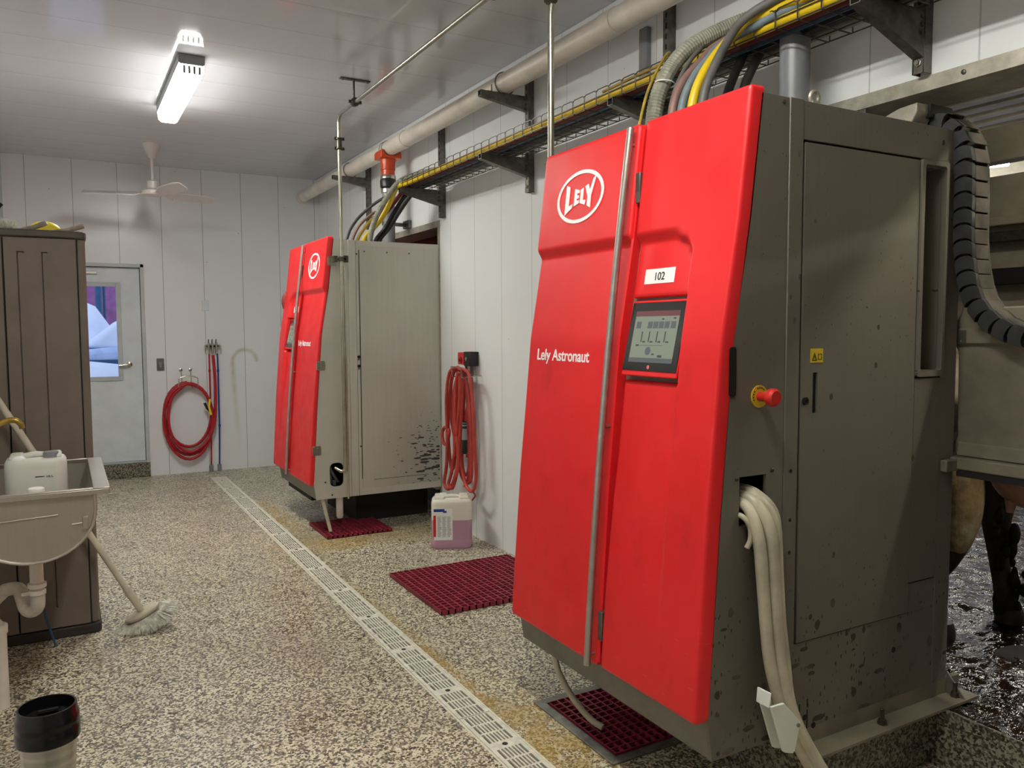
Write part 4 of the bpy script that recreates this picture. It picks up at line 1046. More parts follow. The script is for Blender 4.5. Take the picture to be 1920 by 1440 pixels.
o = thing('pipe_hanger', (1.81, 5.42, ZC), 'small steel T-shaped hanger on the ceiling holding the stainless pipe', 'pipe hanger')
MB().box(1.71, 1.92, 5.40, 5.44, ZC-.008, ZC).build('hanger_plate', M['inox_dark'], o, bevel=.002)
MB().tube([(SX-.005, 5.42, ZC-.008), (SX-.005, 5.42, 3.112)], .008, 8).build('hanger_rod', M['inox_dark'], o)
for x in (1.725, 1.905): MB().lathe([(.008, 0), (.008, -.008)], (x, 5.42, ZC-.008), seg=6).build('hanger_bolt', M['inox'], o)
# ------------------------------------------------------------------ storage cabinet
CX, CY = .115, 4.515
o = thing('storage_cabinet', (-.22, 4.75, 0), 'tall taupe resin storage cabinet behind the steel sink', 'cabinet')
x0, x1, y0, y1 = -.555, CX, CY, CY+.5
m = MB().prism([(x0, y0+.012), (x1-.035, y0+.012), (x1-.035, y0+.02), (x1-.01, y0+.022), (x1, y0+.04), (x1, y1), (x0, y1)], 'z', .05, 1.985)
m.build('cabinet_body', M['cab'], o, bevel=.006)
MB().prism([(x0-.008, y0), (x1-.03, y0), (x1-.002, y0+.008), (x1+.006, y0+.035), (x1+.006, y1), (x0-.008, y1)], 'z', 1.985, 2.022).build('cabinet_top', M['cab_dark'], o, bevel=.008)
MB().prism([(x0-.006, y0-.004), (x1-.03, y0-.004), (x1, y0+.006), (x1+.008, y0+.035), (x1+.008, y1), (x0-.006, y1)], 'z', 0, .05).build('cabinet_base', M['cab_black'], o, bevel=.006)
def cdoor(a, b):
    z0, z1 = .055, 1.98
    m = MB().box(a, b, y0+.010, y0+.016, z0, z1)
    # raised fields and grooves: proud strips leave two long recessed flutes
    fl = [(-.178, -.145), (-.076, -.048)] if b > 0 else [(-.47, -.44), (-.35, -.32)]
    holes = [rrect(q[0], q[1], .16, 1.915, .006, 2) for q in fl]
    m.plate(rrect(a+.002, b-.002, z0+.003, z1-.003, .006, 2), holes, y0-.003, y0+.010)
    for q in fl: m.box(q[0]+.007, q[1]+.0, y0-.0005, y0+.011, .16, 1.909)
    return m.build('cabinet_door', M['cab'], o, smooth=0)
cdoor(-.548, -.237); cdoor(-.231, CX-.041)
MB().box(CX-.040, CX-.035, y0+.006, y0+.02, .055, 1.98).box(-.2365, -.2315, y0+.008, y0+.02, .055, 1.98).build('door_gap', M['dark'], o, smooth=0)

def tuft(m, c, n, L, spread, r, down=(0,0,-1), disk=(.1,.1), seed=1, axes=None, curve=0):
    rnd = random.Random(seed)
    d = Vector(down).normalized()
    u, w = axes if axes else (d.orthogonal().normalized(), d.cross(d.orthogonal().normalized()))
    for k in range(n):
        a = rnd.random()*2*PI; q = math.sqrt(rnd.random())
        e = u*(math.cos(a)*q*disk[0])+w*(math.sin(a)*q*disk[1])
        b = Vector(c)+e
        out = u*(math.cos(a)*q)+w*(math.sin(a)*q)
        t = b+(d+out*spread+Vector((rnd.uniform(-.15,.15), rnd.uniform(-.15,.15), rnd.uniform(-.15,.15)))).normalized()*L*rnd.uniform(.88, 1.06)
        v = (t-b).normalized(); p = v.orthogonal().normalized()*r; s = v.cross(p)
        i = len(m.v); m.v += [tuple(b+p), tuple(b-p*.5+s*.87), tuple(b-p*.5-s*.87), tuple(t)]
        m.f += [(i, i+1, i+3), (i+1, i+2, i+3), (i+2, i, i+3), (i, i+2, i+1)]
# brushes on the cabinet top
ZB = 2.0235
o = thing('scrub_brush', (-.24, 4.74, ZB), 'round white scrub brush with bristles up on the cabinet, leftmost', 'brush')
MB().lathe([(.05, 0), (.062, .006), (.062, .016)], (-.245, 4.74, ZB), seg=24).build('brush_head', M['handle_grey'], o)
m = MB(); tuft(m, (-.245, 4.74, ZB+.014), 420, .058, .55, .0022, (0,0,1), (.055,.055), 3); m.build('bristles', M['bristle'], o, smooth=0)
MB().tube(spline([(-.20, 4.72, ZB+.010), (-.12, 4.70, ZB+.022), (-.048, 4.68, ZB+.052)], 6), [.008]*4+[.012]*6+[.014]*2+[.011], 10).build('brush_handle', M['handle_grey'], o)
o = thing('scrub_brush', (-.06, 4.85, ZB), 'bright yellow plastic brush lying on the cabinet top', 'brush')
m = MB(); m.sphere((-.058, 4.84, ZB+.028), .075, (1.0, .6, .66), 22, 12); m.map(lambda x, y, z: (x, y, max(z, ZB+.006))); m.build('brush_back', M['yellow_plastic'], o, smooth=60)
m = MB(); tuft(m, (-.062, 4.86, ZB+.008), 120, .008, .1, .002, (0,0,-1), (.055,.03), 4); m.build('bristles', M['yellow_plastic'], o, smooth=0)
o = thing('scrub_brush', (.06, 4.7, ZB), 'worn grey brush handle sticking out at the right end of the cabinet top', 'brush')
MB().tube([(-.03, 4.66, ZB+.0085), (.03, 4.655, ZB+.015), (.07, 4.65, ZB+.026), (.105, 4.645, ZB+.038), (.116, 4.644, ZB+.041)], [.006, .010, .0125, .0125, .011], 12).build('brush_handle', M['handle_grey'], o)
MB().box(-.075, -.028, 4.645, 4.675, ZB, ZB+.012).build('brush_head', M['handle_grey'], o, bevel=.003)
o = thing('hand_tool', (-.26, 4.66, ZB), 'dark handle rising at the left edge above the white brush', 'tool')
MB().tube([(-.42, 4.62, ZB+.012), (-.33, 4.62, ZB+.04), (-.262, 4.62, ZB+.093), (-.236, 4.62, ZB+.128)], [.012, .012, .014, .014], 12).build('grip', M['black'], o)

# ------------------------------------------------------------------ utility sink
ZR = .92; SL, SR, SN, SF = -.395, .142, 3.50, 4.36
o = thing('utility_sink', (-.13, 3.9, 0), 'half-round stainless steel wash trough in front of the taupe cabinet', 'sink')
cx, hw, zt = -.127, .212, ZR-.02
def arc(r, dz, n=18): # half-round section from right rim down and up
    return [(cx+(hw-r)*math.cos(-PI*k/n)*(1-.0*k), zt-.06+(.19-r)*math.sin(-PI*k/n)) for k in range(n+1)]
outer = [(cx+hw, zt)]+arc(0, 0)+[(cx-hw, zt)]
inner = [(cx+hw-.004, zt)]+arc(.004, 0)+[(cx-hw+.004, zt)]
n = len(outer)
m = MB(); v = []; f = []
for y in (SN+.02, SF-.02):
    for p in outer: v.append((p[0], y, p[1]))
    for p in inner: v.append((p[0], y+(.004 if y < 4 else -.004), p[1]))
for k in range(n-1):
    f += [(k, k+1, 2*n+k+1, 2*n+k), (n+k, 3*n+k, 3*n+k+1, n+k+1)]
f += [tuple(range(n)), tuple(range(n, 2*n))[::-1], tuple(range(2*n, 3*n))[::-1], tuple(range(3*n, 4*n))]
f += [(0, 2*n, 3*n, n), (n-1, 2*n-1, 4*n-1, 3*n-1), (0, n, 2*n-1, n-1), (2*n, 3*n-1, 4*n-1, 3*n)]
m.add(v, f).build('bowl', M['sink'], o, smooth=50)
# rolled flange on the bowl's end
MB().tube([(p[0]*1.0+(p[0]-cx)*.02, SN+.018, p[1]-.004) for p in outer], .006, 8).build('bowl_rim_seam', M['sink'], o)
m = MB()
a, b = SN-.0, SF
def ring(x0, x1, y0, y1, X0, X1, Y0, Y1, z0, z1):
    m.box(x0, X0, y0, y1, z0, z1).box(X1, x1, y0, y1, z0, z1).box(X0, X1, y0, Y0, z0, z1).box(X0, X1, Y1, y1, z0, z1)
ring(SL, SR, a, b, cx-hw+.002, cx+hw-.002, SN+.022, SF-.022, ZR-.006, ZR)
ring(SL, SR, a, b, SL+.004, SR-.004, a+.004, b-.004, ZR-.026, ZR-.006)
m.build('rim', M['sink'], o, bevel=.0025)
MB().tube([(-.27, SN+.016, .815), (-.04, SN+.016, .825)], .003, 6).tube([(.005, SN+.016, .782), (.04, SN+.016, .784)], .003, 6).tube([(-.30, SN+.016, .775), (-.235, SN+.016, .776)], .003, 6).build('weld_bead', M['alu'], o)
MB().box(.043, .062, SN+.006, SN+.02, .76, .81).build('sink_tab', M['sink'], o, bevel=.002)
for y in (3.62, 4.26):
    MB().box(-.615, SL+.02, y-.012, y+.012, ZR-.05, ZR-.028).prism([(-.615, ZR-.05), (-.615, ZR-.28), (-.60, ZR-.28), (SL+.02, ZR-.05)], 'y', y-.003, y+.003).build('wall_support', M['sink'], o, smooth=0)
# drain and trap
o2 = thing('sink_trap', (-.12, 3.62, .6), 'white plastic drain trap and waste pipe under the steel sink', 'drain pipe')
DXx, DYy = -.125, 3.66
MB().lathe([(.036, 0), (.036, -.016), (.028, -.02), (.028, -.03)], (DXx, DYy, .672), seg=20).build('strainer_nut', M['galv_light'], o2)
MB().lathe([(.0245, 0), (.0245, -.13)], (DXx, DYy, .652), seg=20).build('tailpiece', M['pvc_white'], o2)
MB().lathe([(.026, 0), (.034, -.004), (.034, -.02), (.028, -.024)], (DXx, DYy, .535), seg=20).lathe([(.026, 0), (.032, -.003), (.032, -.018), (.028, -.02)], (DXx, DYy, .505), seg=12).box(DXx-.055, DXx-.02, DYy-.008, DYy+.008, .487, .5).build('slip_nut', M['pvc_white'], o2)
MB().tube(spline([(DXx, DYy, .52), (DXx, DYy, .45), (DXx-.008, DYy+.01, .425), (DXx-.028, DYy+.03, .412), (DXx-.045, DYy+.05, .425), (DXx-.055, DYy+.06, .465), (DXx-.068, DYy+.07, .498), (DXx-.11, DYy+.085, .496), (-.255, 3.775, .475), (-.285, 3.785, .44), (-.29, 3.787, .40)], 6), .0265, 16).build('trap_bend', M['pvc_aged'], o2)
MB().lathe([(.026, .0), (.026, .31), (.031, .312), (.031, .345), (.026, .35)], (-.268, 3.785, .0), seg=20).tube([(-.29, 3.787, .40), (-.285, 3.787, .36), (-.27, 3.785, .34)], .024, 12).build('waste_pipe', M['pvc_white'], o2)
# spout
tag(MB().tube(spline([(-.615, 3.9, 1.10), (-.45, 3.9, 1.11), (-.28, 3.9, 1.135), (-.22, 3.9, 1.160), (-.185, 3.9, 1.163), (-.165, 3.9, 1.145), (-.160, 3.9, 1.128)], 8), .0115, 12).build('sink_spout', M['brass']), 'aged yellow brass spout curving over the steel sink', 'faucet')

def jug(name, c, rot, w, d_, h, mat, label, cat, capmat, capoff=(0, 0), handle=True):
    o = thing(name, (c[0], c[1], c[2]), label, cat)
    def outline(w, d_, r, n=6):
        return [(p[0], p[1]) for p in rrect(-w/2, w/2, -d_/2, d_/2, r, n)]
    ca, sa = math.cos(rot), math.sin(rot)
    def Tr(x, y, z): return (c[0]+x*ca-y*sa, c[1]+x*sa+y*ca, c[2]+z)
    levels = [(0, .93), (.006, .965), (.02, 1), (.16*h, 1), (.17*h, .985), (.185*h, .985), (.2*h, 1), (h*.84, 1), (h*.90, .985), (h*.935, .93), (h*.95, .86)]
    v = []; f = []; n = None
    for z, s in levels:
        q = outline(w*s, d_*s, .045*s); n = len(q); v += [Tr(p[0], p[1], z) for p in q]
    for i in range(len(levels)-1):
        for k in range(n): f.append((i*n+k, i*n+(k+1) % n, (i+1)*n+(k+1) % n, (i+1)*n+k))
    f += [tuple(range(n))[::-1], tuple((len(levels)-1)*n+k for k in range(n))]
    MB().add(v, f).build('jug_body', mat, o, smooth=50)
    if handle:
        for s in (-1, 1): MB().box(s*w*.30-w*.12, s*w*.30+w*.12, -d_*.35, d_*.38, h*.93, h).map(Tr).build('jug_shoulder', mat, o, bevel=.012, seg=3)
        MB().tube([Tr(-w*.2, 0, h*.965), Tr(0, 0, h*.985), Tr(w*.2, 0, h*.965)], .013, 12).build('jug_handle', mat, o)
    p = Tr(capoff[0], capoff[1], h*.94)
    MB().lathe([(.029, 0), (.029, .024), (.025, .028)], p, seg=20).build('jug_cap', capmat, o)
    return o, Tr
# jug lying in the sink against the far rim
zs = .7
oj, Tr = jug('plastic_jug', (-.115, 3.87, .70), 0, .225, .17, .325, M['jug_milky'], 'milky plastic jug with 15 L mark standing in the steel sink', 'jug', M['pvc_grey'], (.055, -.04))
MB().map(lambda *a: a).sphere((-.175, 3.82, 1.005), .026, (1.1, 1, .7), 12, 8).build('rag', M['label_white'], oj)
MB().box(-.118, -.086, 3.783, 3.7845, .936, .939).build('level_mark', M['black'], oj)
text(oj, 'level_text', '15 L', (-.080, 3.784, .932), .0115, M['black'], (PI/2, 0, 0), .0004, .0003, sx=1.3)
oj2, Tr = jug('plastic_jug', (-.112, 3.62, .69), 0, .15, .11, .215, M['jug_milky'], 'smaller milky container with round white cap in the sink, in front', 'jug', M['label_white'], (.0, 0), False)

# ------------------------------------------------------------------ floor brush
o = thing('floor_brush', (.31, 4.44, 0), 'long-handled white floor brush leaning behind the sink', 'brush')
hb_, ht_ = Vector((.312, 4.43, .082)), Vector((-.30, 4.41, 1.265))
dv = (ht_-hb_).normalized()
MB().tube([hb_+dv*.16, ht_], .0155, 14).build('brush_handle', M['handle_white'], o)
MB().tube([hb_-dv*.01, hb_+dv*.06, hb_+dv*.14, hb_+dv*.17], [.014, .0175, .02, .02], 14).build('handle_socket', M['handle_white'], o)
nn = Vector((.42, -.12, -.9)).normalized()*-1   # block normal upward
nn = Vector((-.40, -.28, .87)).normalized()
ux = Vector((.9, .0, .44)); ux = (ux-nn*ux.dot(nn)).normalized(); uy = nn.cross(ux)
bc = hb_
m = MB(); pr_ = []
for zz, s in ((-.012, .9), (-.006, 1), (.008, 1), (.014, .85)):
    for k in range(24):
        a = 2*PI*k/24; pr_.append(bc+nn*(zz+.012)+ux*math.cos(a)*.085*s+uy*math.sin(a)*.035*s)
f = []
for i in range(3):
    for k in range(24): f.append((i*24+k, i*24+(k+1) % 24, (i+1)*24+(k+1) % 24, (i+1)*24+k))
f += [tuple(range(24))[::-1], tuple(72+k for k in range(24))]
MB().add(pr_, f).build('brush_block', M['handle_white'], o, smooth=40)
m = MB(); rnd = random.Random(5)
for k in range(2400):
    a = rnd.random()*2*PI; q = rnd.random()**.5
    b = bc-nn*.006+ux*math.cos(a)*.112*q+uy*math.sin(a)*.052*q
    out = (ux*math.cos(a)+uy*math.sin(a))*(q*1.05)
    dd = (-nn*.8+out*1.15+Vector((rnd.uniform(-.2,.2), rnd.uniform(-.2,.2), rnd.uniform(-.2,.2)))).normalized()
    t_ = b+dd*rnd.uniform(.055, .078)
    if t_.z < .002: t_.z = .002+rnd.random()*.004
    v = (t_-b).normalized(); p = v.orthogonal().normalized()*.003; s = v.cross(p); i = len(m.v)
    m.v += [tuple(b+p), tuple(b-p*.5+s*.87), tuple(b-p*.5-s*.87), tuple(t_+p*.4), tuple(t_-p*.4)]
    m.f += [(i, i+1, i+3), (i+1, i+2, i+4, i+3), (i+2, i, i+4), (i, i+3, i+4)]
m.build('bristles', M['bristle'], o, smooth=0)
tag(MB().tube([(-.082, 4.40, .002), (-.12, 4.44, .14), (-.155, 4.475, .36)], .0055, 8).build('blue_rod', M['blue_dark']), 'thin blue rod leaning against the taupe cabinet under the sink', 'rod')

# ------------------------------------------------------------------ travel mug on a small table just below the view
o = thing('side_table', (-.2, 1.25, 0), 'small steel work table just below the view, under the travel mug', 'table')
MB().box(-.5, .1, 1.0, 1.46, .765, .79).build('table_top', M['sink'], o, bevel=.004)
for x in (-.47, .07):
    for y in (1.03, 1.43): MB().tube([(x, y, 0), (x, y, .766)], .014, 12).build('leg', M['galv'], o)
mx, my, mz = -.041, 1.36, .7905
o = thing('travel_mug', (mx, my, mz), 'stainless travel mug with black lid at bottom left', 'mug')
MB().lathe([(.030, 0), (.031, .003), (.0365, .10), (.0385, .135)], (mx, my, mz), seg=48).build('mug_body', M['mug'], o)
MB().lathe([(.0395, .128), (.0432, .130), (.0436, .148), (.0425, .151), (.0432, .154), (.0426, .166), (.0405, .170), (.0402, .178), (.0392, .180), (.0368, .180), (.0358, .172), (.034, .163), (.012, .161), (.001, .161)], (mx, my, mz), seg=56).build('mug_lid', M['black_lid'], o)
MB().tube([(mx-.012, my+.016, mz+.164), (mx+.014, my+.017, mz+.164)], .004, 8).build('sip_slider', M['black_lid'], o)

# ------------------------------------------------------------------ back wall things
BW = YB
o = thing('light_switch', (.893, BW, 1.18), 'dark grey light switch on the far wall beside the door', 'switch')
MB().box(.857, .930, BW-.012, BW, 1.115, 1.243).build('switch_plate', M['hose_grey'], o, bevel=.004)
MB().box(.882, .906, BW-.020, BW-.012, 1.145, 1.205).build('switch_rocker', M['pvc_grey'], o, bevel=.003)
tag(MB().box(1.325, 1.397, BW-.01, BW, 1.748, 1.862).build('blank_plate', M['door_paint'], bevel=.004), 'blank white cover plate on the far wall above the taps', 'wall plate')
o = thing('hose_hanger', (1.145, BW, 1.05), 'steel wire hose hanger on the far wall holding the coiled hose', 'hose hanger')
for x in (1.09, 1.185):
    MB().lathe([(.018, 0), (.018, .008), (.006, .012), (.006, .03)], (x, BW, 1.115), (0,-1,0), 14).build('hook_plate', M['inox'], o)
    MB().tube([(x, BW-.025, 1.115), (x+.004, BW-.03, 1.04), (x+.006, BW-.03, .945), (x+.006, BW-.11, .93)], .005, 8).build('hook_rod', M['inox'], o)
MB().tube(spline([(1.055, BW-.115, .93), (1.055, BW-.12, 1.0), (1.065, BW-.12, 1.035), (1.15, BW-.12, 1.055), (1.235, BW-.12, 1.035), (1.245, BW-.12, 1.0), (1.242, BW-.115, .93)], 6), .0045, 8).build('wire_loop', M['inox'], o)
o = thing('coiled_hose', (1.16, BW, .57), 'dark red hose coiled on the hanger on the far wall', 'hose')
pts = []
loops = [(.915, 1.372, .985, .335), (.905, 1.385, .975, .245), (.900, 1.392, .965, .160)]
path = []
NL = 30
for j, (xl, xr, zt_, zb_) in enumerate(loops):
    for k in range(NL):
        a = PI/2+2*PI*k/NL; fr = k/NL
        nx = loops[min(j+1, 2)]; L = [p+(q-p)*fr for p, q in zip((xl, xr, zt_, zb_), nx)]
        ccx, ccz = (L[0]+L[1])/2, (L[2]+L[3])/2
        px_ = ccx+(L[1]-L[0])/2*math.cos(a)*(1+.06*math.sin(a)*1); pz_ = ccz+(L[2]-L[3])/2*math.sin(a)
        path.append((px_+.04*math.sin(a)*0, BW-.035-.022*j-.02*max(0, math.sin(a)), pz_))
MB().tube(path, .0155, 12).build('coil', M['red_coil'], o)
MB().tube(spline([(1.412, BW-.075, 1.27), (1.425, BW-.075, 1.0), (1.42, BW-.08, .72), (1.395, BW-.09, .50), (1.30, BW-.10, .32), (1.15, BW-.105, .24), (1.02, BW-.10, .33), (.945, BW-.09, .55), (.98, BW-.09, .82), (1.12, BW-.10, .965)], 8), .0165, 12).build('hose_tail', M['red_coil'], o)
nz = MB().tube([(1.305, BW-.115, .76), (1.33, BW-.12, .70), (1.365, BW-.125, .66)], .014, 10).build('spray_nozzle', M['black'], o)
MB().tube([(1.36, BW-.13, .80), (1.345, BW-.14, .72), (1.365, BW-.14, .63)], .011, 10).build('nozzle_guard', M['yellow_plastic'], nz)
o = thing('wall_taps', (1.42, BW, 1.38), 'row of small chrome taps on the far wall above red and blue pipes', 'tap')
for k, x in enumerate((1.375, 1.412, 1.452)):
    t_ = MB().tube([(x, BW-.005, 1.37), (x, BW-.05, 1.37)], .011, 10).tube([(x, BW-.05, 1.40), (x, BW-.05, 1.285)], .013, 10).lathe([(.02, 0), (.02, .006)], (x, BW-.001, 1.37), (0,-1,0), 14).build('tap_body', M['inox'], o)
    MB().tube([(x-.004, BW-.052, 1.385), (x-.002, BW-.055, 1.44)], .006, 8).box(x-.028, x+.028, BW-.06, BW-.045, 1.36, 1.372).build('tap_lever', M['inox_dark'], t_)
MB().tube([(1.335, BW-.05, 1.375), (1.49, BW-.05, 1.375)], .008, 8).tube([(1.335, BW-.05, 1.375), (1.335, BW-.05, 1.31)], .008, 8).tube([(1.49, BW-.05, 1.375), (1.492, BW-.05, 1.31)], .009, 8).build('manifold', M['inox'], o)
def thin_pipe(x, mat, n, label, mid):
    o = thing(n, (x, BW-.05, 0), label, 'pipe')
    MB().tube([(x, BW-.05, 1.285), (x, BW-.045, mid), (x-.012, BW-.045, .05)], .0085, 10).build('pipe', mat, o)
    for z in (1.10, mid): MB().lathe([(.012, -.015), (.013, 0), (.012, .015)], (x+(0 if z > .6 else -.0), BW-.048, z), seg=10).build('coupling', mat, o)
    MB().lathe([(.022, 0), (.022, .07), (.012, .075)], (x-.012, BW-.045, .0), seg=14).build('floor_sleeve', M['pvc_grey'], o)
thin_pipe(1.376, M['red_coil'], 'red_pipe', 'thin red water pipe running down the far wall to the floor', .43)
thin_pipe(1.462, M['blue'], 'blue_pipe', 'thin blue water pipe running down the far wall to the floor', .50)

# ------------------------------------------------------------------ hanging red hose and box
o = thing('hanging_hose', (2.56, 5.4, .7), 'bundle of brick red hose looped on a hook on the side wall', 'hose')
def loopY(pts, x, r=.0125): 
    P_ = [(x+.0*i, y, z) for i, (y, z) in enumerate(pts)]
    Q = [Vector(p) for p in P_]; Q = Q+Q[:1]
    S = spline(Q, 7)[:-1]
    MB().tube(S, r, 10, closed=True).build('hose_loop', M['red_hose'], o)
def px(x, y): # picture-taken points on the hose's own plane
    return (5.685-(x-835)*.00932, 1.243-(y-690)*.00400*(1.0+(-.0006)*(x-855)))
L_ = [
 ([(862,688),(846,700),(839,750),(840,820),(838,880),(833,915),(841,926),(851,910),(860,870),(866,800),(869,730),(868,696)], 2.49),
 ([(864,690),(852,705),(844,760),(842,820),(846,875),(850,885),(854,860),(855,780),(862,710)], 2.52),
 ([(868,690),(882,700),(888,750),(891,830),(893,890),(887,917),(876,912),(868,880),(862,820),(860,740)], 2.505),
 ([(866,692),(876,710),(884,780),(886,860),(884,895),(876,905),(866,890),(860,850),(870,780),(872,720)], 2.535),
 ([(860,692),(850,710),(848,780),(856,830),(864,870),(872,900),(880,890),(882,820),(878,740),(870,700)], 2.55),
 ([(866,694),(858,720),(857,800),(862,860),(856,900),(849,922),(842,915),(848,890),(858,820),(864,760)], 2.475),
 ([(841,805),(834,808),(830,822),(833,838),(839,838),(843,822),(844,812)], 2.5),
 ([(870,694),(880,730),(884,820),(880,880),(872,888),(868,860),(872,790),(868,730)], 2.56),
 ([(862,698),(854,740),(853,800),(860,832),(868,812),(868,760),(866,715)], 2.54),
]
for q, x in L_: loopY([(px(*p)[0]*x/2.58, 1.53+(px(*p)[1]-1.53)*x/2.58) for p in q], x)
o = thing('hose_hook', (2.6, 5.2, 1.22), 'steel wire hook on the side wall carrying the red hose loops', 'hook')
MB().tube([(2.615, 5.12, 1.20), (2.46, 5.12, 1.19), (2.45, 5.12, 1.265), (2.45, 5.275, 1.265), (2.46, 5.275, 1.19), (2.615, 5.275, 1.20)], .004, 8).build('wire', M['inox'], o)
o = thing('hose_nozzle', (2.47, 5.34, .78), 'grey and black spray nozzle hanging among the red hose loops', 'nozzle')
MB().lathe([(.014, .06), (.018, .05), (.018, .03), (.015, .0), (.02, -.05), (.02, -.07)], (2.455, 5.07, .825), seg=14).build('nozzle_body', M['pvc_grey'], o)
MB().lathe([(.021, 0), (.023, -.02), (.021, -.05), (.024, -.09), (.02, -.10)], (2.455, 5.07, .755), seg=14).build('nozzle_grip', M['black'], o)
MB().lathe([(.017, .0), (.0185, .01), (.017, .02), (.0185, .03), (.017, .05)], (2.455, 5.07, .835), seg=14).build('nozzle_ring', M['black'], o)
o = thing('control_box', (2.6, 5.25, 1.32), 'small red and black control box on the side wall above the red hose', 'control box')
MB().box(2.55, 2.62, 5.265, 5.375, 1.275, 1.365).build('red_housing', M['estop'], o, bevel=.006)
MB().box(2.545, 2.62, 5.165, 5.265, 1.268, 1.372).build('black_housing', M['black'], o, bevel=.005)
MB().lathe([(.024, 0), (.024, .006), (.01, .008), (.01, .02)], (2.55, 5.32, 1.31), (-1,0,0), 16).build('knob', M['red2'], o)
MB().lathe([(.014, 0), (.014, .006)], (2.545, 5.215, 1.32), (-1,0,0), 16).build('gauge', M['alu'], o)
for y in (5.215, 5.30): MB().tube([(2.585, y, 1.275), (2.585, y, 1.13)], .010, 10).lathe([(.015, 0), (.015, -.03)], (2.585, y, 1.22), seg=6).build('pipe_stub', M['galv'], o)
MB().tube(spline([(2.585, 5.215, 1.14), (2.57, 5.20, 1.05), (2.55, 5.24, .9), (2.55, 5.22, .6)], 6), .0125, 10).build('feed_hose', M['red_hose'], o)
tag(MB().tube(spline([(2.50, 5.19, .40), (2.53, 5.12, .37), (2.55, 5.10, .34), (2.54, 5.13, .30)], 6), .006, 8).build('hose_end', M['red_hose']), 'thin curled end of red hose near the pink jug', 'hose')

# detergent jug
oj, Tr = jug('detergent_jug', (2.365, 5.105, .0), -math.radians(25), .285, .20, .365, M['jug_pink'], 'white jug half full of pink liquid on the floor by the side wall', 'jug', M['poly_white'], (-.06, .03))
lb = MB().box(-.125, .005, -.1022, -.1006, .065, .285).map(Tr).build('jug_label', M['label_white'], oj, smooth=0)
MB().box(-.125, -.05, -.1028, -.1022, .265, .285).map(Tr).build('label_brand_block', M['blue'], lb, smooth=0)
MB().box(-.06, -.035, -.1028, -.1022, .258, .272).map(Tr).build('label_logo', M['blue'], lb, smooth=0)
MB().box(-.128, -.110, -.1030, -.1022, .09, .24).map(Tr).build('label_stripe', M['estop'], lb, smooth=0)
m = MB(); rnd = random.Random(2)
for k in range(22):
    z = .228-k*.0066
    for q in range(3):
        a = -.10+q*.034; m.box(a, a+rnd.uniform(.018, .03), -.1027, -.1022, z, z+.0022)
m.map(Tr).build('label_print', M['hose_grey'], lb, smooth=0)

# ------------------------------------------------------------------ cow side
AX = 2.75
o = thing('stall_siding', (AX, 1.2, 1.3), 'large dirty beige moulded stall panel beside the nearest machine', 'panel')
pp = [(1.682, 1.76), (1.682, 1.60), (1.688, 1.575), (1.712, 1.54), (1.714, 1.49), (1.692, 1.44), (1.687, 1.15), (1.708, 1.115), (1.706, 1.09), (1.675, 1.078), (.2, 1.078), (.2, 1.60), (1.55, 1.60), (1.62, 1.68), (1.66, 1.76)]
MB().prism(pp, 'x', AX, AX+.03).build('moulded_sheet', M['stall'], o, bevel=.006)
MB().prism([(AX-.016, 1.475), (AX+.002, 1.467), (AX+.002, 1.53), (AX-.016, 1.52)], 'y', .2, 1.69).prism([(AX-.010, 1.08), (AX+.002, 1.08), (AX+.002, 1.13), (AX-.004, 1.125)], 'y', .2, 1.68).build('pressed_rib', M['stall'], o, bevel=.003)
MB().box(AX-.018, AX-.012, 1.655, 1.685, 1.475, 1.52).build('fixing_plate', M['galv'], o)
for z in (1.483, 1.512): MB().lathe([(.004, 0), (.004, .003)], (AX-.018, 1.67, z), (-1,0,0), 8).build('rivet', M['inox'], o)
o = thing('stall_rail', (AX, 1.0, 1.05), 'heavy beige rail under the moulded stall panel', 'rail')
MB().box(AX-.045, AX+.05, -.4, 1.70, 1.035, 1.078).build('rail_beam', M['stall'], o, bevel=.006)
MB().box(2.645, AX+.0, 1.655, 1.679, 1.03, 1.072).build('end_bracket', M['stall'], o, bevel=.004)
tag(MB().box(AX-.04, AX+.03, -.4, 1.66, 1.012, 1.034).build('rail_underside', M['dark']), 'dark strip under the beige rail', 'dark_strip')  # dark strip forms the underside of the rail
# support post for rail and panel, out of view
tag(MB().box(AX-.03, AX+.04, -.45, -.38, KZ, 2.3).build('stall_post', M['galv']), 'galvanised stall post holding the beige rail', 'post')
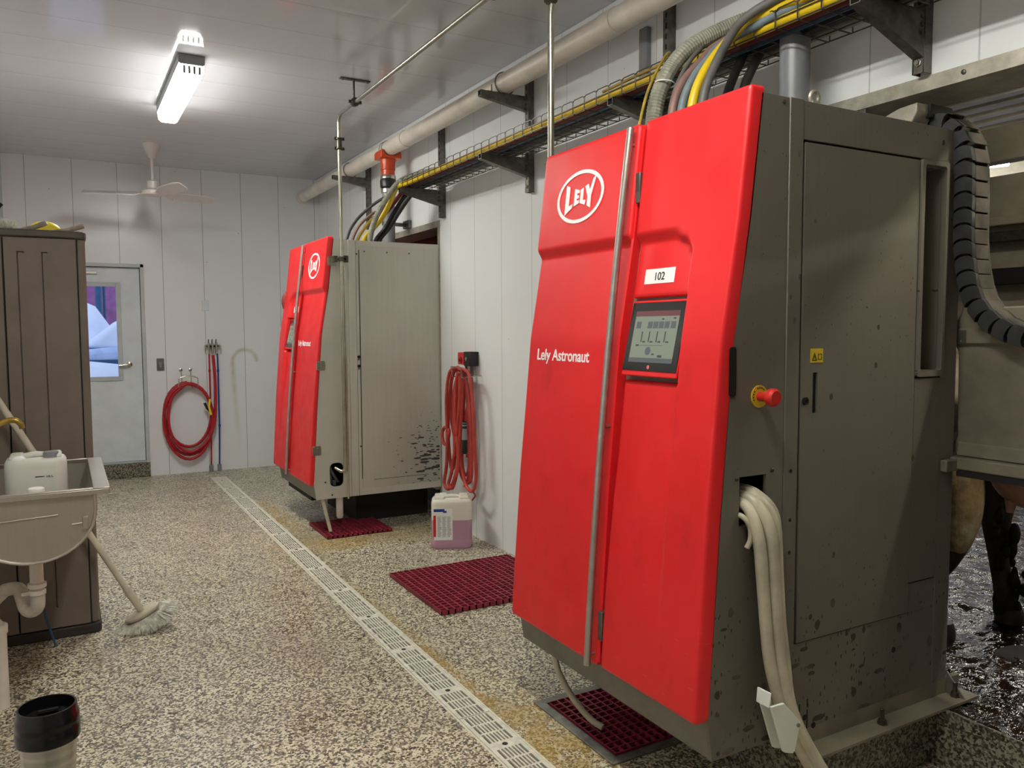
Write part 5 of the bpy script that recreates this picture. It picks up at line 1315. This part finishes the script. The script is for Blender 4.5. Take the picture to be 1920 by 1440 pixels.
# drag chain
o = thing('cable_chain', (2.71, 1.6, 2.25), 'black cable drag chain hanging from the machine top and curving right', 'cable chain')
pth = spline([(0, 1.800, 2.235), (0, 1.735, 2.232), (0, 1.680, 2.185), (0, 1.650, 2.11), (0, 1.642, 1.98), (0, 1.638, 1.83), (0, 1.625, 1.72), (0, 1.600, 1.63), (0, 1.555, 1.565), (0, 1.48, 1.515), (0, 1.38, 1.49), (0, 1.26, 1.48), (0, 1.10, 1.48)], 20)
acc = 0; last = pth[0]; cs = []; P = .053; tgt = 0
for a, b in zip(pth, pth[1:]):
    L = (b-a).length
    while acc+L >= tgt:
        t_ = (tgt-acc)/L if L else 0; cs.append((a+(b-a)*t_, (b-a).normalized())); tgt += P
    acc += L
for i, (c, d) in enumerate(cs):
    nrm = Vector((0, -d.z, d.y))    # in-plane normal
    def W_(u, w, x): return (x, c.y+d.y*u+nrm.y*w, c.z+d.z*u+nrm.z*w)
    h = .034
    # side link plate with a rounded upper end
    poly = [(-.002, -h)]+[(-.002-h*.6*math.sin(PI*k/8), -h*math.cos(PI*k/8)) for k in range(1, 8)]+[(-.002, h), (.040, h*.95)]+[(.040-h*.5*math.sin(PI*k/8), h*.95*math.cos(PI*k/8)) for k in range(1, 8)]+[(.040, -h*.95)]
    q = MB(); nn_ = len(poly)
    x0_, x1_ = 2.664, 2.682
    v = [W_(u, w, x0_) for u, w in poly]+[W_(u, w, x1_) for u, w in poly]
    q.add(v, [tuple(range(nn_)), tuple(range(nn_, 2*nn_))[::-1]]+[(k, (k+1) % nn_, nn_+(k+1) % nn_, nn_+k) for k in range(nn_)])
    ln = q.build('chain_link', M['chain'], o, bevel=.005, smooth=50)
    q = MB()
    for w in (-h-.001, h-.004):
        q.hexa([W_(-.004, w, 2.682), W_(-.004, w, 2.752), W_(.044, w, 2.752), W_(.044, w, 2.682), W_(-.004, w+.005, 2.682), W_(-.004, w+.005, 2.752), W_(.044, w+.005, 2.752), W_(.044, w+.005, 2.682)])
    q.hexa([W_(-.02, -h, 2.752), W_(-.02, -h, 2.764), W_(.044, -h, 2.764), W_(.044, -h, 2.752), W_(-.02, h, 2.752), W_(-.02, h, 2.764), W_(.044, h, 2.764), W_(.044, h, 2.752)])
    q.build('link_cover', M['chain_cover'], ln, bevel=.002)
# boards and rails on the far side of the stall
def yb(name, x0, x1, z0, z1, mat, label, cat, y0=-1.3, y1=7.6, group=None, bevel=.006):
    return tag(MB().box(x0, x1, y0, y1, z0, z1).build(name, mat, bevel=bevel), label, cat, group)
BX = 3.95
yb('stall_beam', BX, BX+.1, 2.325, 2.49, M['stall_pale'], 'wide pale beam across the stall under the corrugated ceiling', 'beam')
yb('stall_rail', BX-.03, BX+.02, 2.015, 2.055, M['stall_pale'], 'thin pale rail on the far side of the stall', 'rail')
yb('stall_rail', BX-.045, BX+.0, 1.935, 1.985, M['inox_dark'], 'dark bar standing in for the shadow channel below the thin pale rail', 'rail')  # dark bar in place of a shadow between rail and boards
yb('stall_rail', BX-.06, BX-.005, 1.73, 1.81, M['black'], 'black tube rail across the pale stall boards', 'rail')
yb('stall_board', BX+.02, BX+.05, 1.15, 2.26, M['stall_pale'], 'pale board wall on the far side of the stall', 'board')
for y in (.4, 2.05, 3.9, 5.9): tag(MB().box(BX+.05, BX+.12, y-.035, y+.035, KZ, 2.49).build('stall_post', M['galv']), 'steel post standing behind the pale stall boards', 'post', 'posts behind the stall boards')
if 0: tag(MB().prism([(BX-.005, 1.16), (BX-.06, 1.22), (BX-.06, 2.2), (BX-.005, 2.26)], 'y', 2.13, 2.19).build('stall_stiffener', M['stall_pale'], bevel=.01), 'vertical stiffener on the pale stall boards', 'stiffener')
# corrugated ceiling sheet
m = MB(); v = []; f = []; n = 0
xs = []
x = WT
while x < 4.9:
    xs += [(x, 2.62), (x+.06, 2.62), (x+.085, 2.65), (x+.125, 2.65)]; x += .15
for yv in (-1.5, 8.0):
    for xx, zz in xs: v.append((xx, yv, zz))
k = len(xs)
for i in range(k-1): f.append((i, i+1, k+i+1, k+i))
v2 = [(a, b, c+.004) for a, b, c in v]; f2 = [tuple(2*k+i for i in q[::-1]) for q in f]
m.add(v+v2, f+f2+[(0, k, 3*k, 2*k), (k-1, 3*k-1, 4*k-1, 2*k-1)])
tag(m.build('corrugated_ceiling', M['corr'], smooth=0), kind='structure')
for y in (-1, 2.2, 5.2, 7.9): struct(MB().box(WT, 4.95, y-.04, y+.04, 2.655, 2.76), 'ceiling_joist', M['galv'])
# barn shell
struct(MB().box(WT, 9.2, YR, 12, 3.7, 3.8), 'roof', M['cab_dark'], smooth=0)
struct(MB().box(9.0, 9.2, YR, 12, KZ, 1.75), 'wall_barn_side', M['concrete'], smooth=0)
struct(MB().box(9.0, 9.2, YR, 12, 2.35, 3.7), 'wall_barn_upper', M['stall_pale'], smooth=0)
struct(MB().box(WT, 9.2, 12, 12.2, KZ, 3.7), 'wall_barn_end', M['stall_pale'], smooth=0)
struct(MB().box(XW, 9.2, YR-.2, YR, KZ, 3.7), 'wall_barn_near', M['stall_pale'], smooth=0)
for y in (-1.2, 2.4, 6, 9.6): struct(MB().box(9.02, 9.18, y-.1, y+.1, 1.75, 2.35), 'pillar', M['concrete'], smooth=0)
# tube light
o = thing('tube_light', (8.4, 4.7, 3.2), 'bright tube light far away in the barn', 'tube light')
MB().tube([(7.9, 4.75, 3.10), (8.45, 4.75, 3.185)], .02, 10).build('tube', M['glow_barn'], o)
MB().box(7.9, 8.45, 4.70, 4.80, 3.25, 3.30).tube([(8.0, 4.75, 3.3), (8.0, 4.75, 3.70)], .01, 6).tube([(8.0, 4.75, 3.12), (8.0, 4.75, 3.26)], .01, 6).tube([(8.4, 4.75, 3.18), (8.4, 4.75, 3.26)], .01, 6).build('fixture', M['pvc_grey'], o)
for bx, by in ((4.9, 1.6), (5.2, 4.2), (6.8, 2.6), (6.9, 7.5), (8.3, 3.0), (8.2, 6.0), (7.6, .2)):  # added lamps that give the wet floor its highlights
    q = thing('tube_light', (bx, by, 3.2), 'added tube light over the cow area, for glints on the wet floor', 'tube light', 'added barn tube lights')
    MB().tube([(bx, by-.7, 3.28), (bx, by+.7, 3.28)], .022, 10).build('tube', M['glow_barn'], q)
    MB().box(bx-.05, bx+.05, by-.72, by+.72, 3.31, 3.36).tube([(bx, by-.5, 3.36), (bx, by-.5, 3.70)], .006, 6).tube([(bx, by+.5, 3.36), (bx, by+.5, 3.70)], .006, 6).build('fixture', M['pvc_grey'], q)
q = thing('tube_light', (3.05, .6, 2.55), 'added unseen tube light under the stall ceiling, brightening the boards', 'tube light')  # added lamp outside the view, brightens the stall boards
MB().tube([(3.05, .1, 2.54), (3.05, 1.1, 2.54)], .02, 10).build('tube', M['glow_stall_added'], q)
MB().box(3.00, 3.10, .08, 1.12, 2.565, 2.62).build('fixture', M['pvc_grey'], q)
def ribbed_sheet(x, y0, y1, z0, z1):
    m = MB(); v = []; n = int((y1-y0)/.03)
    for k in range(n+1):
        for z in (z0, z1): v.append((x+(.02 if k % 2 else 0), y0+k*.03, z))
    v += [(a+.01, b, c) for a, b, c in v]; h = 2*(n+1); f = []
    for k in range(n): f += [(2*k, 2*k+1, 2*k+3, 2*k+2), (h+2*k, h+2*k+2, h+2*k+3, h+2*k+1)]
    f += [(0, h, h+1, 1), (2*n, 2*n+1, h+2*n+1, h+2*n)]
    m.add(v, f); return m
tag(ribbed_sheet(3.0, 5.0, 8.5, KZ, 2.6).build('ribbed_sheet', M['red_sheet'], smooth=0), 'dark red ribbed sheet seen through the far machine opening', 'sheet')

# ------------------------------------------------------------------ cow
def skin(name, verts, edges, radii, mat, parent=None, sub=2, root=0):
    me = bpy.data.meshes.new(name)
    off = Vector(parent.location) if parent is not None else Vector((0,0,0))
    me.from_pydata([tuple(Vector(v)-off) for v in verts], edges, [])
    o = bpy.data.objects.new(name, me); C.objects.link(o)
    if parent is not None: o.parent = parent
    s = o.modifiers.new('skin', 'SKIN'); s.use_smooth_shade = True; s.branch_smoothing = .3
    for i, r_ in enumerate(radii):
        me.skin_vertices[0].data[i].radius = r_ if isinstance(r_, tuple) else (r_, r_)
        me.skin_vertices[0].data[i].use_root = (i == root)
    m = o.modifiers.new('sub', 'SUBSURF'); m.levels = sub; m.render_levels = sub
    me.materials.append(mat); return o
K = 3.47
V = []; Ed = []; Rd = []
def add(p, r, link=None):
    V.append(p); Rd.append(r)
    if link is not None: Ed.append((link, len(V)-1))
    return len(V)-1
a0 = add((K, 1.85, 1.20), (.27, .30))
a1 = add((K, 2.15, 1.30), (.22, .24), a0); a2 = add((K, 2.33, 1.38), (.12, .13), a1)
b1 = add((K, 1.45, 1.16), (.30, .35), a0); b2 = add((K, 1.05, 1.15), (.30, .36), b1); b3 = add((K, .70, 1.17), (.25, .33), b2); b4 = add((K, .45, 1.22), (.18, .25), b3)
n1 = add((K, .20, 1.34), (.12, .18), b4); n2 = add((K, -.02, 1.44), (.10, .14), n1); h1 = add((K, -.18, 1.44), (.10, .12), n2); h2 = add((K, -.38, 1.32), (.08, .09), h1); h3 = add((K, -.52, 1.22), (.065, .07), h2)
# near hind leg
q = add((K-.17, 2.06, 1.06), (.13, .19), a1); q = add((K-.21, 1.98, .88), (.11, .155), q); q = add((K-.225, 1.955, .72), (.085, .12), q); q = add((K-.225, 2.03, .54), (.06, .08), q); q = add((K-.22, 2.10, .44), .048, q); q = add((K-.22, 2.08, .30), .042, q); q = add((K-.22, 2.05, .25), .055, q)
# far hind leg
q = add((K+.17, 2.10, 1.06), (.13, .18), a1); q = add((K+.20, 2.04, .84), (.09, .12), q); q = add((K+.20, 2.06, .68), (.055, .075), q); q = add((K+.20, 2.04, .50), .045, q); q = add((K+.20, 2.01, .34), .042, q); q = add((K+.20, 1.99, .25), .055, q)
for s in (-1, 1):
    q = add((K+s*.15, .62, .98), (.10, .15), b3); q = add((K+s*.17, .60, .76), (.07, .09), q); q = add((K+s*.17, .59, .58), .055, q); q = add((K+s*.17, .60, .38), .042, q); q = add((K+s*.17, .59, .25), .055, q)
o = thing('cow', (K, 1.5, KZ), 'dirty dark and white cow standing in the stall, hind legs and udder visible', 'cow')
skin('cow_body', V, Ed, Rd, M['cow'], o)
ud = MB().sphere((K+.04, 1.80, .93), .19, (.85, 1.0, .85), 20, 14)
for dx, dy in ((-.07, -.06), (.07, -.06), (-.07, .07), (.07, .07)): ud.tube([(K+.04+dx, 1.80+dy, .81), (K+.04+dx, 1.80+dy, .755)], [.022, .014], 10)
ud.build('udder', M['udder'], o, smooth=60)
for x, y in ((K-.22, 2.04), (K+.20, 1.98), (K-.17, .58), (K+.17, .58)): MB().lathe([(.062, 0), (.06, .03), (.05, .06)], (x, y, KZ+.001), seg=16).build('hoof', M['hoof'], o)
MB().tube(spline([(K, 2.38, 1.42), (K, 2.46, 1.30), (K, 2.48, 1.0), (K, 2.47, .75)], 6), [.03]*6+[.022]*6+[.03]*6+[.02], 10).build('tail', M['cow'], o)
for s in (-1, 1):
    MB().sphere((K+s*.16, -.10, 1.47), .07, (1.2, .35, .6), 12, 8).build('ear', M['cow'], o)
    MB().sphere((K+s*.085, -.26, 1.42), .02, (1, 1, 1), 10, 8).build('eye', M['black'], o)
MB().sphere((K, -.56, 1.20), .065, (1, .7, .8), 14, 10).build('muzzle', M['udder'], o)
# caked manure on the far hind leg
m = MB(); rnd = random.Random(9)
for k in range(60):
    z = .25+.5*rnd.random(); a = rnd.random()*2*PI; y_ = 1.99+(z-.25)*.09
    rr = .040+(.012 if z > .6 else 0)
    m.sphere((K+.20+rr*math.cos(a)*.9, y_+rr*math.sin(a)*.9, z), rnd.uniform(.016, .026), (1, 1, rnd.uniform(1.2, 3)), 8, 6)
m.sphere((K+.235, 1.93, .36), .034, (1, 1, 1), 10, 8).sphere((K+.235, 1.93, .43), .024, (1, 1, 1), 10, 8)
m.build('caked_mud', M['manure'], o, smooth=60)['kind'] = 'stuff'
m = MB()
for k in range(16): m.sphere((3.1+rnd.random()*1.3, .9+rnd.random()*1.2, KZ-.005), rnd.uniform(.05, .13), (1.2, .8, .13), 12, 8)
tag(m.build('manure_clumps', M['manure'], smooth=60), 'brown manure lumps on the wet cow floor', 'manure', kind='stuff')

# ------------------------------------------------------------------ lights, world, camera
def area(name, loc, rot, sx, sy, e, col):
    l = bpy.data.lights.new(name, 'AREA'); l.shape = 'RECTANGLE'; l.size = sx; l.size_y = sy; l.energy = e; l.color = col
    o = bpy.data.objects.new(name, l); C.objects.link(o); o.location = loc; o.rotation_euler = rot; return o
w = bpy.data.worlds.new('sky'); bpy.context.scene.world = w; w.use_nodes = True
bg = w.node_tree.nodes['Background']; bg.inputs[0].default_value = (.62, .74, 1.0, 1); bg.inputs[1].default_value = 1.15

cam = bpy.data.cameras.new('camera'); co = bpy.data.objects.new('camera', cam); C.objects.link(co)
cam.sensor_fit = 'HORIZONTAL'; cam.sensor_width = 36; cam.lens = 1501/1920*36; cam.clip_start = .05
f_ = 1501.; th = math.atan((720-618)/f_); ps = math.atan((960-117)*math.cos(th)/f_); rl = -.00467
Rv = Vector((math.cos(ps), -math.sin(ps), 0)); Fv = Vector((math.sin(ps)*math.cos(th), math.cos(ps)*math.cos(th), -math.sin(th))); Uv = Rv.cross(Fv)
R_ = Rv*math.cos(rl)+Uv*math.sin(rl); U_ = Uv*math.cos(rl)-Rv*math.sin(rl)
co.matrix_world = Matrix((( R_.x, U_.x, -Fv.x, 0), (R_.y, U_.y, -Fv.y, 0), (R_.z, U_.z, -Fv.z, 1.53), (0, 0, 0, 1)))
sc = bpy.context.scene; sc.camera = co
vs = sc.view_settings; vs.view_transform = 'Standard'; vs.look = 'None'; vs.exposure = 0; vs.gamma = 1; vs.use_curve_mapping = False
